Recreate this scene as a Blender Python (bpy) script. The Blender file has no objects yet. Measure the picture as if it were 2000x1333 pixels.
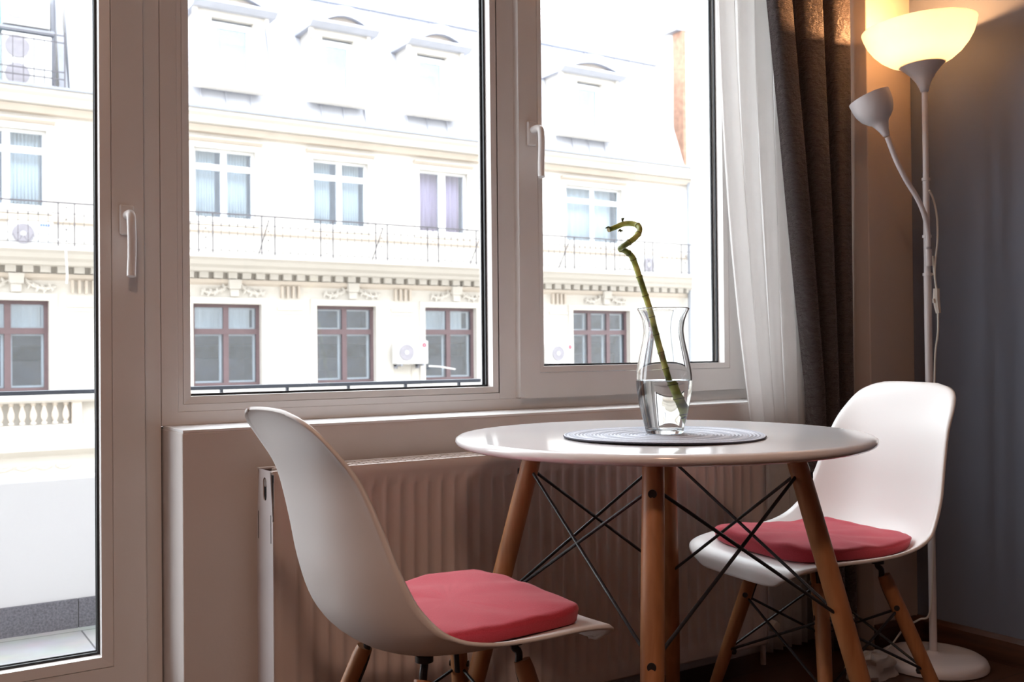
import bpy, math, random
from mathutils import Vector, Matrix, noise
PI = math.pi
random.seed(7)
S = bpy.context.scene
COL = S.collection
R = math.radians

# ------------------------------------------------------------------ camera
CAM_H = .893
cd = bpy.data.cameras.new('camera'); cam = bpy.data.objects.new('camera', cd); COL.objects.link(cam)
cd.sensor_width = 36; cd.lens = 1944 / 2000 * 36
cd.clip_end = 300; cd.clip_start = .02
yaw, pitch, roll = R(32.93), R(.592), R(-.561)
F = Vector((math.sin(yaw) * math.cos(pitch), math.cos(yaw) * math.cos(pitch), math.sin(pitch)))
r0 = Vector((math.cos(yaw), -math.sin(yaw), 0)); u0 = r0.cross(F)
r1 = r0 * math.cos(roll) + u0 * math.sin(roll); u1 = -r0 * math.sin(roll) + u0 * math.cos(roll)
cam.matrix_world = Matrix(((r1.x, u1.x, -F.x, 0), (r1.y, u1.y, -F.y, 0), (r1.z, u1.z, -F.z, CAM_H), (0, 0, 0, 1)))
S.camera = cam
cd.dof.use_dof = True; cd.dof.focus_distance = 1.9; cd.dof.aperture_fstop = 9

# ------------------------------------------------------------------ world and exposure
S.view_settings.view_transform = 'Standard'; S.view_settings.look = 'None'
S.view_settings.exposure = 0.0; S.view_settings.gamma = 1
W = bpy.data.worlds.new('overcast_sky'); S.world = W; W.use_nodes = True
bg = W.node_tree.nodes['Background']; bg.inputs[0].default_value = (.93, .96, 1, 1); bg.inputs[1].default_value = 7.9
LAMP_W = 14.0        # the torchiere bulb
ROOM_W = 28.0       # assumed warm ceiling lamp, added out of view to light the room
S.cycles.max_bounces = 10; S.cycles.diffuse_bounces = 5; S.cycles.glossy_bounces = 4
S.cycles.transmission_bounces = 10; S.cycles.transparent_max_bounces = 16
S.cycles.sample_clamp_indirect = 6
S.cycles.caustics_reflective = False

# ------------------------------------------------------------------ materials
def nt(name):
    m = bpy.data.materials.new(name); m.use_nodes = True
    n = m.node_tree; b = n.nodes['Principled BSDF']
    return m, n, b
def mat(name, col, rough=.5, metal=0, spec=.5, var=.04, vscale=6, bump=0, bscale=200, sheen=0, coat=0, stretch=None):
    m, n, b = nt(name)
    b.inputs['Roughness'].default_value = rough; b.inputs['Metallic'].default_value = metal
    b.inputs['Specular IOR Level'].default_value = spec
    if sheen: b.inputs['Sheen Weight'].default_value = sheen; b.inputs['Sheen Roughness'].default_value = .4
    if coat: b.inputs['Coat Weight'].default_value = coat; b.inputs['Coat Roughness'].default_value = .08
    tc = n.nodes.new('ShaderNodeTexCoord')
    src = tc.outputs['Object']
    if stretch:
        mp = n.nodes.new('ShaderNodeMapping'); mp.inputs['Scale'].default_value = stretch
        n.links.new(src, mp.inputs[0]); src = mp.outputs[0]
    nz = n.nodes.new('ShaderNodeTexNoise'); nz.inputs['Scale'].default_value = vscale; nz.inputs['Detail'].default_value = 4
    n.links.new(src, nz.inputs['Vector'])
    cr = n.nodes.new('ShaderNodeValToRGB')
    cr.color_ramp.elements[0].position = .3; cr.color_ramp.elements[1].position = .7
    cr.color_ramp.elements[0].color = tuple(c * (1 - var) for c in col) + (1,)
    cr.color_ramp.elements[1].color = tuple(min(1, c * (1 + var)) for c in col) + (1,)
    n.links.new(nz.outputs[0], cr.inputs[0]); n.links.new(cr.outputs[0], b.inputs['Base Color'])
    if bump:
        n2 = n.nodes.new('ShaderNodeTexNoise'); n2.inputs['Scale'].default_value = bscale; n2.inputs['Detail'].default_value = 3
        n.links.new(src, n2.inputs['Vector'])
        bp = n.nodes.new('ShaderNodeBump'); bp.inputs['Strength'].default_value = bump; bp.inputs['Distance'].default_value = .002
        n.links.new(n2.outputs[0], bp.inputs['Height']); n.links.new(bp.outputs[0], b.inputs['Normal'])
    return m
def wood(name, c1, c2, scale=3, rough=.45, axis_stretch=(14, 14, 1)):
    m, n, b = nt(name); b.inputs['Roughness'].default_value = rough
    tc = n.nodes.new('ShaderNodeTexCoord'); mp = n.nodes.new('ShaderNodeMapping'); mp.inputs['Scale'].default_value = axis_stretch
    nz = n.nodes.new('ShaderNodeTexNoise'); nz.inputs['Scale'].default_value = scale; nz.inputs['Detail'].default_value = 8; nz.inputs['Distortion'].default_value = .6
    cr = n.nodes.new('ShaderNodeValToRGB'); cr.color_ramp.elements[0].position = .35; cr.color_ramp.elements[1].position = .68
    cr.color_ramp.elements[0].color = c1 + (1,); cr.color_ramp.elements[1].color = c2 + (1,)
    n.links.new(tc.outputs['Object'], mp.inputs[0]); n.links.new(mp.outputs[0], nz.inputs['Vector'])
    n.links.new(nz.outputs[0], cr.inputs[0]); n.links.new(cr.outputs[0], b.inputs['Base Color'])
    return m
def thin_glass(name, tint=(1, 1, 1), extra=0.0, rough=0.0):
    m = bpy.data.materials.new(name); m.use_nodes = True; n = m.node_tree; n.nodes.clear()
    o = n.nodes.new('ShaderNodeOutputMaterial'); t = n.nodes.new('ShaderNodeBsdfTransparent'); g = n.nodes.new('ShaderNodeBsdfGlossy')
    t.inputs[0].default_value = tint + (1,); g.inputs['Roughness'].default_value = rough
    f = n.nodes.new('ShaderNodeFresnel'); ge = n.nodes.new('ShaderNodeNewGeometry')
    mr = n.nodes.new('ShaderNodeMapRange'); mr.inputs['To Min'].default_value = 1.5; mr.inputs['To Max'].default_value = 1 / 1.5
    n.links.new(ge.outputs['Backfacing'], mr.inputs['Value']); n.links.new(mr.outputs[0], f.inputs['IOR'])
    a = n.nodes.new('ShaderNodeMath'); a.operation = 'ADD'; a.inputs[1].default_value = extra
    mx = n.nodes.new('ShaderNodeMixShader')
    n.links.new(f.outputs[0], a.inputs[0]); n.links.new(a.outputs[0], mx.inputs[0]); n.links.new(t.outputs[0], mx.inputs[1]); n.links.new(g.outputs[0], mx.inputs[2])
    n.links.new(mx.outputs[0], o.inputs[0]); return m
def translucent(name, col, t_amt=.5, transp=.0, weave=0, rough=.6):
    m = bpy.data.materials.new(name); m.use_nodes = True; n = m.node_tree; n.nodes.clear()
    o = n.nodes.new('ShaderNodeOutputMaterial'); d = n.nodes.new('ShaderNodeBsdfDiffuse'); t = n.nodes.new('ShaderNodeBsdfTranslucent')
    tc = n.nodes.new('ShaderNodeTexCoord'); nz = n.nodes.new('ShaderNodeTexNoise'); nz.inputs['Scale'].default_value = 30
    cr = n.nodes.new('ShaderNodeValToRGB'); cr.color_ramp.elements[0].color = tuple(c * .96 for c in col) + (1,); cr.color_ramp.elements[1].color = col + (1,)
    n.links.new(tc.outputs['Object'], nz.inputs['Vector']); n.links.new(nz.outputs[0], cr.inputs[0])
    n.links.new(cr.outputs[0], d.inputs[0]); n.links.new(cr.outputs[0], t.inputs[0])
    mx = n.nodes.new('ShaderNodeMixShader'); mx.inputs[0].default_value = t_amt
    n.links.new(d.outputs[0], mx.inputs[1]); n.links.new(t.outputs[0], mx.inputs[2]); last = mx
    if transp:
        tr = n.nodes.new('ShaderNodeBsdfTransparent'); m2 = n.nodes.new('ShaderNodeMixShader'); m2.inputs[0].default_value = transp
        n.links.new(last.outputs[0], m2.inputs[1]); n.links.new(tr.outputs[0], m2.inputs[2]); last = m2
    n.links.new(last.outputs[0], o.inputs[0]); return m

M = {}
M['pvc'] = mat('white_window_plastic', (.74, .715, .70), .32, var=.015, vscale=3)
M['gasket'] = mat('black_rubber', (.012, .012, .015), .6)
M['wall_paint'] = mat('off_white_wall_paint', (.66, .62, .60), .85, var=.02, vscale=3, bump=.15, bscale=120)
M['sill_paint'] = mat('white_sill_paint', (.80, .80, .80), .5, var=.02)
M['slate_paint'] = mat('slate_blue_wall_paint', (.14, .158, .205), .8, var=.03, vscale=2, bump=.12, bscale=90)
M['cream_paint'] = mat('cream_wall_paint', (.50, .42, .37), .85, var=.03, vscale=3, bump=.12, bscale=110)
M['room_paint'] = mat('warm_beige_wall_paint', (.42, .31, .28), .9, var=.02, vscale=2)
M['ceiling'] = mat('ceiling_paint', (.72, .64, .57), .9, var=.02, vscale=2)
M['shell'] = mat('white_moulded_plastic', (.80, .775, .755), .36, var=.01, vscale=4)
M['table_top'] = mat('white_lacquer', (.90, .89, .895), .14, var=.01, vscale=4, spec=.8)
M['beech'] = wood('beech_wood', (.29, .118, .042), (.42, .19, .078), 3)
M['black_metal'] = mat('black_painted_steel', (.015, .015, .017), .38, var=.1)
M['radiator'] = mat('radiator_enamel', (.62, .54, .50), .35, var=.01, vscale=3)
M['lampwhite'] = mat('lamp_white_paint', (.62, .58, .58), .4, var=.01)
M['cord'] = mat('white_cord_plastic', (.60, .56, .50), .5)
M['fitting'] = mat('grey_fitting', (.30, .28, .27), .4, metal=.5)
M['baseboard'] = wood('dark_baseboard_wood', (.045, .018, .010), (.09, .035, .018), 4, .45, (1, 1, 12))
M['stucco'] = mat('cream_stucco', (0.576, 0.55, 0.514), .9, var=.03, vscale=.7, bump=.2, bscale=20)
M['stucco_warm'] = mat('warm_cornice_stucco', (0.528, 0.469, 0.41), .9, var=.05, vscale=2)
M['roof'] = mat('pale_zinc_roof', (0.484, 0.495, 0.549), .6, var=.04, vscale=1.2)
M['hood_zinc'] = mat('pale_zinc_hood', (0.379, 0.395, 0.453), .5, var=.05, vscale=3)
M['zinc'] = mat('zinc_trim', (0.234, 0.243, 0.281), .5, var=.08, vscale=3)
M['white_frame'] = mat('white_joinery', (0.702, 0.702, 0.702), .5)
M['brown_frame'] = mat('maroon_brown_joinery', (.125, .082, .090), .5, var=.1, vscale=8)
M['iron'] = mat('grey_wrought_iron', (0.0747, 0.0693, 0.0805), .5)
M['ac_white'] = mat('outdoor_unit_white', (0.544, 0.544, 0.544), .5)
M['ac_fan'] = mat('outdoor_unit_fan_grille', (0.256, 0.243, 0.273), .6, var=.1)
M['red_logo'] = mat('red_sticker', (0.6, 0.04, 0.096), .5)
M['blue_logo'] = mat('blue_lettering', (0.12, 0.2, 0.6), .5)
M['plaster_out'] = mat('balcony_white_plaster', (.74, .75, .77), .9, var=.02, vscale=2, bump=.2, bscale=60)
M['rail_dark'] = mat('dark_grey_rail_paint', (0.05, 0.06, 0.08), .45)
M['far_glass'] = thin_glass('far_window_glass', (.85, .9, .95), .06)
M['pane'] = thin_glass('window_glass', (.96, .975, .98))
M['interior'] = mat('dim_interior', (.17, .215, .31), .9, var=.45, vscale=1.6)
M['interior_light'] = mat('pale_interior', (0.711, 0.768, 0.871), .9, var=.15, vscale=1.6)
M['drape_white'] = mat('pale_drape', (0.863, 0.88, 0.88), .9, var=.06, vscale=5, stretch=(8, 8, .3))
M['drape_pink'] = mat('mauve_drape', (0.645, 0.47, 0.588), .9, var=.12, vscale=5, stretch=(8, 8, .3))
M['teal'] = mat('teal_panel', (0.211, 0.351, 0.365), .5)
M['brick'] = mat('orange_brick', (0.333, 0.182, 0.121), .9, var=.25, vscale=6)
M['reflection_block'] = mat('dark_blue_reflection', (.045, .055, .085), .6, var=.3, vscale=4)  # dark tone standing in for reflections in the brown window panes
M['asphalt'] = mat('street_asphalt', (.34, .31, .27), .9, var=.1)
M['adapter'] = mat('off_white_plastic', (.55, .50, .46), .5)
M['bulb_holder'] = mat('lamp_socket', (.7, .7, .7), .5)

def tiles(name, c, grout, sx, sy, rough=.55, offset=.5):
    m, n, b = nt(name); b.inputs['Roughness'].default_value = rough
    tc = n.nodes.new('ShaderNodeTexCoord'); br = n.nodes.new('ShaderNodeTexBrick')
    br.inputs['Scale'].default_value = 1; br.inputs['Brick Width'].default_value = sx; br.inputs['Row Height'].default_value = sy
    br.inputs['Mortar Size'].default_value = .003; br.offset = offset
    br.inputs['Color1'].default_value = c[0] + (1,); br.inputs['Color2'].default_value = c[1] + (1,); br.inputs['Mortar'].default_value = grout + (1,)
    n.links.new(tc.outputs['Object'], br.inputs['Vector'])
    nz = n.nodes.new('ShaderNodeTexNoise'); nz.inputs['Scale'].default_value = 9; nz.inputs['Detail'].default_value = 6
    n.links.new(tc.outputs['Object'], nz.inputs['Vector'])
    mx = n.nodes.new('ShaderNodeMix'); mx.data_type = 'RGBA'; mx.blend_type = 'OVERLAY'; mx.inputs[0].default_value = .35
    n.links.new(br.outputs[0], mx.inputs[6]); n.links.new(nz.outputs[1], mx.inputs[7])
    hs = n.nodes.new('ShaderNodeHueSaturation'); hs.inputs['Saturation'].default_value = .55; n.links.new(mx.outputs[2], hs.inputs['Color'])
    n.links.new(hs.outputs[0], b.inputs['Base Color'])
    return m
M['balc_tile'] = tiles('grey_balcony_tiles', ((.31, .31, .325), (.34, .34, .355)), (.10, .10, .11), .6, .3)
M['skirt_tile'] = mat('speckled_dark_tile', (.16, .16, .185), .6, var=.35, vscale=160)

def parquet():
    m, n, b = nt('dark_parquet'); b.inputs['Roughness'].default_value = .38
    tc = n.nodes.new('ShaderNodeTexCoord'); br = n.nodes.new('ShaderNodeTexBrick'); br.offset = .37
    br.inputs['Scale'].default_value = 1; br.inputs['Brick Width'].default_value = 1.2; br.inputs['Row Height'].default_value = .14
    br.inputs['Mortar Size'].default_value = .002
    br.inputs['Color1'].default_value = (.06, .026, .014, 1); br.inputs['Color2'].default_value = (.085, .038, .02, 1); br.inputs['Mortar'].default_value = (.02, .01, .006, 1)
    n.links.new(tc.outputs['Object'], br.inputs['Vector'])
    mp = n.nodes.new('ShaderNodeMapping'); mp.inputs['Scale'].default_value = (2, 30, 1); nz = n.nodes.new('ShaderNodeTexNoise'); nz.inputs['Scale'].default_value = 2; nz.inputs['Detail'].default_value = 7
    n.links.new(tc.outputs['Object'], mp.inputs[0]); n.links.new(mp.outputs[0], nz.inputs['Vector'])
    mx = n.nodes.new('ShaderNodeMix'); mx.data_type = 'RGBA'; mx.blend_type = 'MULTIPLY'; mx.inputs[0].default_value = .6
    cr = n.nodes.new('ShaderNodeValToRGB'); cr.color_ramp.elements[0].color = (.5, .5, .5, 1); cr.color_ramp.elements[1].color = (1, 1, 1, 1)
    n.links.new(nz.outputs[0], cr.inputs[0]); n.links.new(br.outputs[0], mx.inputs[6]); n.links.new(cr.outputs[0], mx.inputs[7]); n.links.new(mx.outputs[2], b.inputs['Base Color'])
    return m
M['parquet'] = parquet()

def velvet():
    m, n, b = nt('taupe_embossed_velvet'); b.inputs['Roughness'].default_value = .75
    b.inputs['Sheen Weight'].default_value = .6; b.inputs['Sheen Roughness'].default_value = .35; b.inputs['Sheen Tint'].default_value = (.85, .78, .82, 1)
    tc = n.nodes.new('ShaderNodeTexCoord')
    nz = n.nodes.new('ShaderNodeTexNoise'); nz.inputs['Scale'].default_value = 14; nz.inputs['Detail'].default_value = 2; nz.inputs['Distortion'].default_value = 2.5
    wv = n.nodes.new('ShaderNodeTexWave'); wv.bands_direction = 'Z'; wv.inputs['Scale'].default_value = 95; wv.inputs['Distortion'].default_value = 7; wv.inputs['Detail'].default_value = 2; wv.inputs['Detail Scale'].default_value = .7
    n.links.new(tc.outputs['Object'], nz.inputs['Vector']); n.links.new(tc.outputs['Object'], wv.inputs['Vector'])
    cr = n.nodes.new('ShaderNodeValToRGB'); cr.color_ramp.elements[0].color = (.050, .036, .036, 1); cr.color_ramp.elements[1].color = (.115, .086, .086, 1)
    n.links.new(wv.outputs[0], cr.inputs[0]); n.links.new(cr.outputs[0], b.inputs['Base Color'])
    ad = n.nodes.new('ShaderNodeMath'); ad.operation = 'ADD'; n.links.new(wv.outputs[0], ad.inputs[0]); n.links.new(nz.outputs[0], ad.inputs[1])
    bp = n.nodes.new('ShaderNodeBump'); bp.inputs['Strength'].default_value = 1; bp.inputs['Distance'].default_value = .003
    n.links.new(ad.outputs[0], bp.inputs['Height']); n.links.new(bp.outputs[0], b.inputs['Normal'])
    return m
M['velvet'] = velvet()
M['sheer'] = translucent('white_sheer_voile', (.94, .93, .92), .60, .10)
M['opal'] = translucent('opal_lamp_plastic', (.93, .92, .90), .40)

def red_cloth():
    m, n, b = nt('red_woven_cotton'); b.inputs['Roughness'].default_value = .9
    b.inputs['Sheen Weight'].default_value = .35; b.inputs['Sheen Roughness'].default_value = .5; b.inputs['Sheen Tint'].default_value = (1, .6, .65, 1)
    tc = n.nodes.new('ShaderNodeTexCoord'); nz = n.nodes.new('ShaderNodeTexNoise'); nz.inputs['Scale'].default_value = 500; nz.inputs['Detail'].default_value = 2
    cr = n.nodes.new('ShaderNodeValToRGB'); cr.color_ramp.elements[0].color = (.36, .018, .034, 1); cr.color_ramp.elements[1].color = (.53, .042, .066, 1)
    n.links.new(tc.outputs['Object'], nz.inputs['Vector']); n.links.new(nz.outputs[0], cr.inputs[0]); n.links.new(cr.outputs[0], b.inputs['Base Color'])
    bp = n.nodes.new('ShaderNodeBump'); bp.inputs['Strength'].default_value = .35; bp.inputs['Distance'].default_value = .001
    n.links.new(nz.outputs[0], bp.inputs['Height']); n.links.new(bp.outputs[0], b.inputs['Normal'])
    return m
M['red'] = red_cloth()
def mat_weave():
    m, n, b = nt('blue_grey_braided_cord'); b.inputs['Roughness'].default_value = .8
    tc = n.nodes.new('ShaderNodeTexCoord'); gd = n.nodes.new('ShaderNodeTexWave')
    gd.wave_type = 'RINGS'; gd.rings_direction = 'Z'; gd.inputs['Scale'].default_value = 50
    ck = n.nodes.new('ShaderNodeTexNoise'); ck.inputs['Scale'].default_value = 220
    n.links.new(tc.outputs['Object'], gd.inputs['Vector']); n.links.new(tc.outputs['Object'], ck.inputs['Vector'])
    ml = n.nodes.new('ShaderNodeMath'); ml.operation = 'MULTIPLY'; n.links.new(gd.outputs[1], ml.inputs[0]); n.links.new(ck.outputs[0], ml.inputs[1])
    cr = n.nodes.new('ShaderNodeValToRGB'); cr.color_ramp.elements[0].color = (.42, .45, .53, 1); cr.color_ramp.elements[1].color = (.78, .82, .90, 1); cr.color_ramp.elements[1].position = .5
    n.links.new(ml.outputs[0], cr.inputs[0]); n.links.new(cr.outputs[0], b.inputs['Base Color'])
    bp = n.nodes.new('ShaderNodeBump'); bp.inputs['Strength'].default_value = .5; bp.inputs['Distance'].default_value = .0015
    n.links.new(ml.outputs[0], bp.inputs['Height']); n.links.new(bp.outputs[0], b.inputs['Normal'])
    return m
M['weave'] = mat_weave()
M['mat_edge'] = mat('dark_underside_cord', (.06, .06, .08), .9)
def clear_glass(name, ior, tint=(1, 1, 1)):
    m = bpy.data.materials.new(name); m.use_nodes = True; n = m.node_tree; n.nodes.clear()
    o = n.nodes.new('ShaderNodeOutputMaterial'); g = n.nodes.new('ShaderNodeBsdfGlass'); g.inputs['IOR'].default_value = ior; g.inputs['Color'].default_value = tint + (1,); g.inputs['Roughness'].default_value = 0
    n.links.new(g.outputs[0], o.inputs[0]); return m
M['vase_glass'] = clear_glass('clear_vase_glass', 1.48, (.985, .99, .99))
M['water'] = clear_glass('water_surface', 1.33)
def bamboo():
    m, n, b = nt('green_bamboo_stem'); b.inputs['Roughness'].default_value = .4
    tc = n.nodes.new('ShaderNodeTexCoord'); nz = n.nodes.new('ShaderNodeTexNoise'); nz.inputs['Scale'].default_value = 28; nz.inputs['Detail'].default_value = 3
    cr = n.nodes.new('ShaderNodeValToRGB'); e = cr.color_ramp.elements
    e[0].position = .36; e[0].color = (.11, .14, .025, 1); e[1].position = .62; e[1].color = (.55, .58, .16, 1)
    x = e.new(.5); x.color = (.34, .39, .075, 1)
    n.links.new(tc.outputs['Object'], nz.inputs['Vector']); n.links.new(nz.outputs[0], cr.inputs[0]); n.links.new(cr.outputs[0], b.inputs['Base Color'])
    return m
M['bamboo'] = bamboo()
M['node_ring'] = mat('dark_stem_node', (.10, .09, .03), .6)
M['bud'] = mat('dark_bud', (.06, .08, .02), .6)
M['cut_end'] = mat('dry_cut_end', (.42, .36, .20), .8)
M['rain_pipe'] = mat('grey_rain_pipe', (0.281, 0.302, 0.346), .5)
def emis(name, col, st):
    m = bpy.data.materials.new(name); m.use_nodes = True; n = m.node_tree; n.nodes.clear()
    o = n.nodes.new('ShaderNodeOutputMaterial'); e = n.nodes.new('ShaderNodeEmission'); e.inputs[0].default_value = col + (1,); e.inputs[1].default_value = st
    n.links.new(e.outputs[0], o.inputs[0]); return m
M['bulb'] = emis('warm_bulb_glow', (1, .60, .26), 30)
M['assumed_room_bulb'] = emis('assumed_ceiling_lamp_glow', (1, .60, .30), 9)  # glow of the assumed, unseen ceiling lamp

# ------------------------------------------------------------------ mesh builder
class MB:
    def __init__(s): s.v = []; s.f = []; s.mi = []
    def add(s, vs, fs, mi=0):
        k = len(s.v); s.v += [tuple(v) for v in vs]; s.f += [tuple(i + k for i in f) for f in fs]; s.mi += [mi] * len(fs); return s
    def box(s, x0, y0, z0, x1, y1, z1, mi=0):
        vs = [(x0, y0, z0), (x1, y0, z0), (x1, y1, z0), (x0, y1, z0), (x0, y0, z1), (x1, y0, z1), (x1, y1, z1), (x0, y1, z1)]
        return s.add(vs, [(0, 3, 2, 1), (4, 5, 6, 7), (0, 1, 5, 4), (1, 2, 6, 5), (2, 3, 7, 6), (3, 0, 4, 7)], mi)
    def tube(s, pts, rad, n=12, caps=True, mi=0):
        pts = [Vector(p) for p in pts]; k = len(pts)
        rads = rad if isinstance(rad, (list, tuple)) else [rad] * k
        t0 = (pts[1] - pts[0]).normalized(); a = Vector((0, 0, 1)) if abs(t0.z) < .9 else Vector((1, 0, 0))
        nx = t0.cross(a).normalized(); vs = []; prev = t0
        for i, p in enumerate(pts):
            t = (pts[min(i + 1, k - 1)] - pts[max(i - 1, 0)]).normalized()
            q = prev.rotation_difference(t); nx = (q @ nx); nx = (nx - t * nx.dot(t)).normalized(); prev = t
            b = t.cross(nx)
            for j in range(n):
                an = 2 * PI * j / n; vs.append(p + (nx * math.cos(an) + b * math.sin(an)) * rads[i])
        fs = [(i * n + j, i * n + (j + 1) % n, (i + 1) * n + (j + 1) % n, (i + 1) * n + j) for i in range(k - 1) for j in range(n)]
        if caps: fs += [tuple(range(n - 1, -1, -1)), tuple((k - 1) * n + j for j in range(n))]
        return s.add(vs, fs, mi)
    def lathe(s, prof, c=(0, 0, 0), n=48, closed=False, mi=0):
        vs = []; k = len(prof)
        for r, z in prof:
            for j in range(n):
                a = 2 * PI * j / n; vs.append((c[0] + r * math.cos(a), c[1] + r * math.sin(a), c[2] + z))
        m = k if closed else k - 1
        fs = [(i * n + j, i * n + (j + 1) % n, ((i + 1) % k) * n + (j + 1) % n, ((i + 1) % k) * n + j) for i in range(m) for j in range(n)]
        if not closed:
            if prof[0][0] > 1e-5: fs.append(tuple(range(n - 1, -1, -1)))
            if prof[-1][0] > 1e-5: fs.append(tuple((k - 1) * n + j for j in range(n)))
        return s.add(vs, fs, mi)
    def prism_x(s, prof, x0, x1, mi=0):      # prof: (y, z) polygon extruded along x
        k = len(prof); vs = [(x0, y, z) for y, z in prof] + [(x1, y, z) for y, z in prof]
        fs = [(i, (i + 1) % k, k + (i + 1) % k, k + i) for i in range(k)] + [tuple(range(k - 1, -1, -1)), tuple(range(k, 2 * k))]
        return s.add(vs, fs, mi)
    def prism_y(s, prof, y0, y1, mi=0):      # prof: (x, z) polygon extruded along y
        k = len(prof); vs = [(x, y0, z) for x, z in prof] + [(x, y1, z) for x, z in prof]
        fs = [(i, (i + 1) % k, k + (i + 1) % k, k + i) for i in range(k)] + [tuple(range(k - 1, -1, -1)), tuple(range(k, 2 * k))]
        return s.add(vs, fs, mi)
    def grid(s, G, mi=0):
        a, b = len(G), len(G[0]); vs = [v for r in G for v in r]
        return s.add(vs, [(i * b + j, i * b + j + 1, (i + 1) * b + j + 1, (i + 1) * b + j) for i in range(a - 1) for j in range(b - 1)], mi)
    def xform(s, m):
        s.v = [tuple(m @ Vector(v)) for v in s.v]; return s
    def build(s, name, mats, parent=None, smooth=False, bevel=0, seg=2, solid=0, sub=0, angle=35, soffset=-1):
        me = bpy.data.meshes.new(name); vs = s.v
        if parent is not None:
            inv = parent_world(parent).inverted(); vs = [tuple(inv @ Vector(v)) for v in vs]
        me.from_pydata(vs, [], s.f)
        mats = mats if isinstance(mats, (list, tuple)) else [mats]
        for m in mats: me.materials.append(m)
        for p, i in zip(me.polygons, s.mi): p.material_index = i
        import bmesh
        bm = bmesh.new(); bm.from_mesh(me); bmesh.ops.remove_doubles(bm, verts=bm.verts, dist=1e-6)
        bmesh.ops.recalc_face_normals(bm, faces=bm.faces); bm.to_mesh(me); bm.free()
        if smooth:
            me.polygons.foreach_set('use_smooth', [True] * len(me.polygons))
            me.set_sharp_from_angle(angle=R(angle))
        o = bpy.data.objects.new(name, me); COL.objects.link(o)
        if parent is not None: o.parent = parent
        if solid: d = o.modifiers.new('thick', 'SOLIDIFY'); d.thickness = solid; d.offset = soffset
        if bevel: d = o.modifiers.new('bevel', 'BEVEL'); d.width = bevel; d.segments = seg; d.limit_method = 'ANGLE'; d.angle_limit = R(40)
        if sub: d = o.modifiers.new('sub', 'SUBSURF'); d.levels = sub; d.render_levels = sub
        return o
def parent_world(p):
    m = p.matrix_basis.copy(); q = p.parent
    while q is not None: m = q.matrix_basis @ m; q = q.parent
    return m
def empty(name, loc, rz=0):
    o = bpy.data.objects.new(name, None); COL.objects.link(o); o.location = loc; o.rotation_euler = (0, 0, rz); o.empty_display_size = .1; return o
def tag(o, label=None, cat=None, group=None, kind=None):
    if label: o['label'] = label
    if cat: o['category'] = cat
    if group: o['group'] = group
    if kind: o['kind'] = kind
    return o
def struct(o, label=None): o['kind'] = 'structure'; return tag(o, label)
def catmull(P, n=8):
    P = [Vector(p) for p in P]; P = [2 * P[0] - P[1]] + P + [2 * P[-1] - P[-2]]; out = []
    for i in range(1, len(P) - 2):
        a, b, c, d = P[i - 1:i + 3]
        for k in range(n):
            t = k / n; out.append(.5 * (2 * b + (c - a) * t + (2 * a - 5 * b + 4 * c - d) * t * t + (3 * b - a - 3 * c + d) * t ** 3))
    out.append(P[-2]); return out

# ================================================================== ROOM SHELL
YW, YF = 2.075, 2.23          # wall face, window frame face
XR = 2.69                     # right wall
ZC = 2.65
BZ_ = -.03
XL, YB = -1.0, -3.8           # left and back walls, behind the camera
struct(MB().box(XL, YB, -.06, XR, 2.30, 0).build('floor', M['parquet']))
struct(MB().box(XL, YB, ZC, XR, 2.40, ZC + .1).build('ceiling', M['ceiling']))
struct(MB().box(XL - .1, YB, 0, XL, 2.40, ZC).build('wall_left', M['room_paint']))
struct(MB().box(XL - .1, YB - .1, 0, XR + .1, YB, ZC).build('wall_back', M['room_paint']))
struct(MB().box(XR, YB, 0, XR + .1, 2.40, ZC).build('wall_right', M['slate_paint']))
b = MB()
b.box(.539, YW, 0, 2.36, 2.40, .733)             # below the window
b.box(2.36, YW, 0, XR, 2.40, ZC)                 # right of the window
b.box(XL, YW, 0, -.42, 2.40, ZC)                 # left of the door
b.box(-.42, YW, 2.36, 2.36, 2.40, ZC)            # above
struct(b.build('wall_window', M['wall_paint'], bevel=.004))
struct(MB().box(.541, YW + .001, .7325, 2.36, YF + .01, .7375).build('trim_1', M['sill_paint']), 'white painted ledge on top of the wall below the window')
b = MB(); b.box(-24, 2.402, -8, XL - .02, 2.52, 13); b.box(XR + .1, 2.402, -8, 44, 2.52, 13); b.box(XL - .02, 2.402, ZC + .02, XR + .1, 2.52, 13); b.box(XL - .02, 2.402, -8, XR + .1, 2.52, BZ_ - .21)
struct(b.build('wall_outside', M['stucco']))
struct(MB().box(2.481, 1.888, 0, XR, YW, ZC).build('wall_pilaster', M['cream_paint'], bevel=.003))
b = MB().prism_y([(XR - .016, 0), (XR, 0), (XR, .078), (XR - .006, .078), (XR - .016, .066)], YB, 1.888)
struct(b.build('baseboard_right', M['baseboard']))
b = MB().prism_x([(1.872, 0), (1.888, 0), (1.888, .078), (1.882, .078), (1.872, .066)], 2.481, XR - .016)
struct(b.build('baseboard_front', M['baseboard']))

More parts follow.
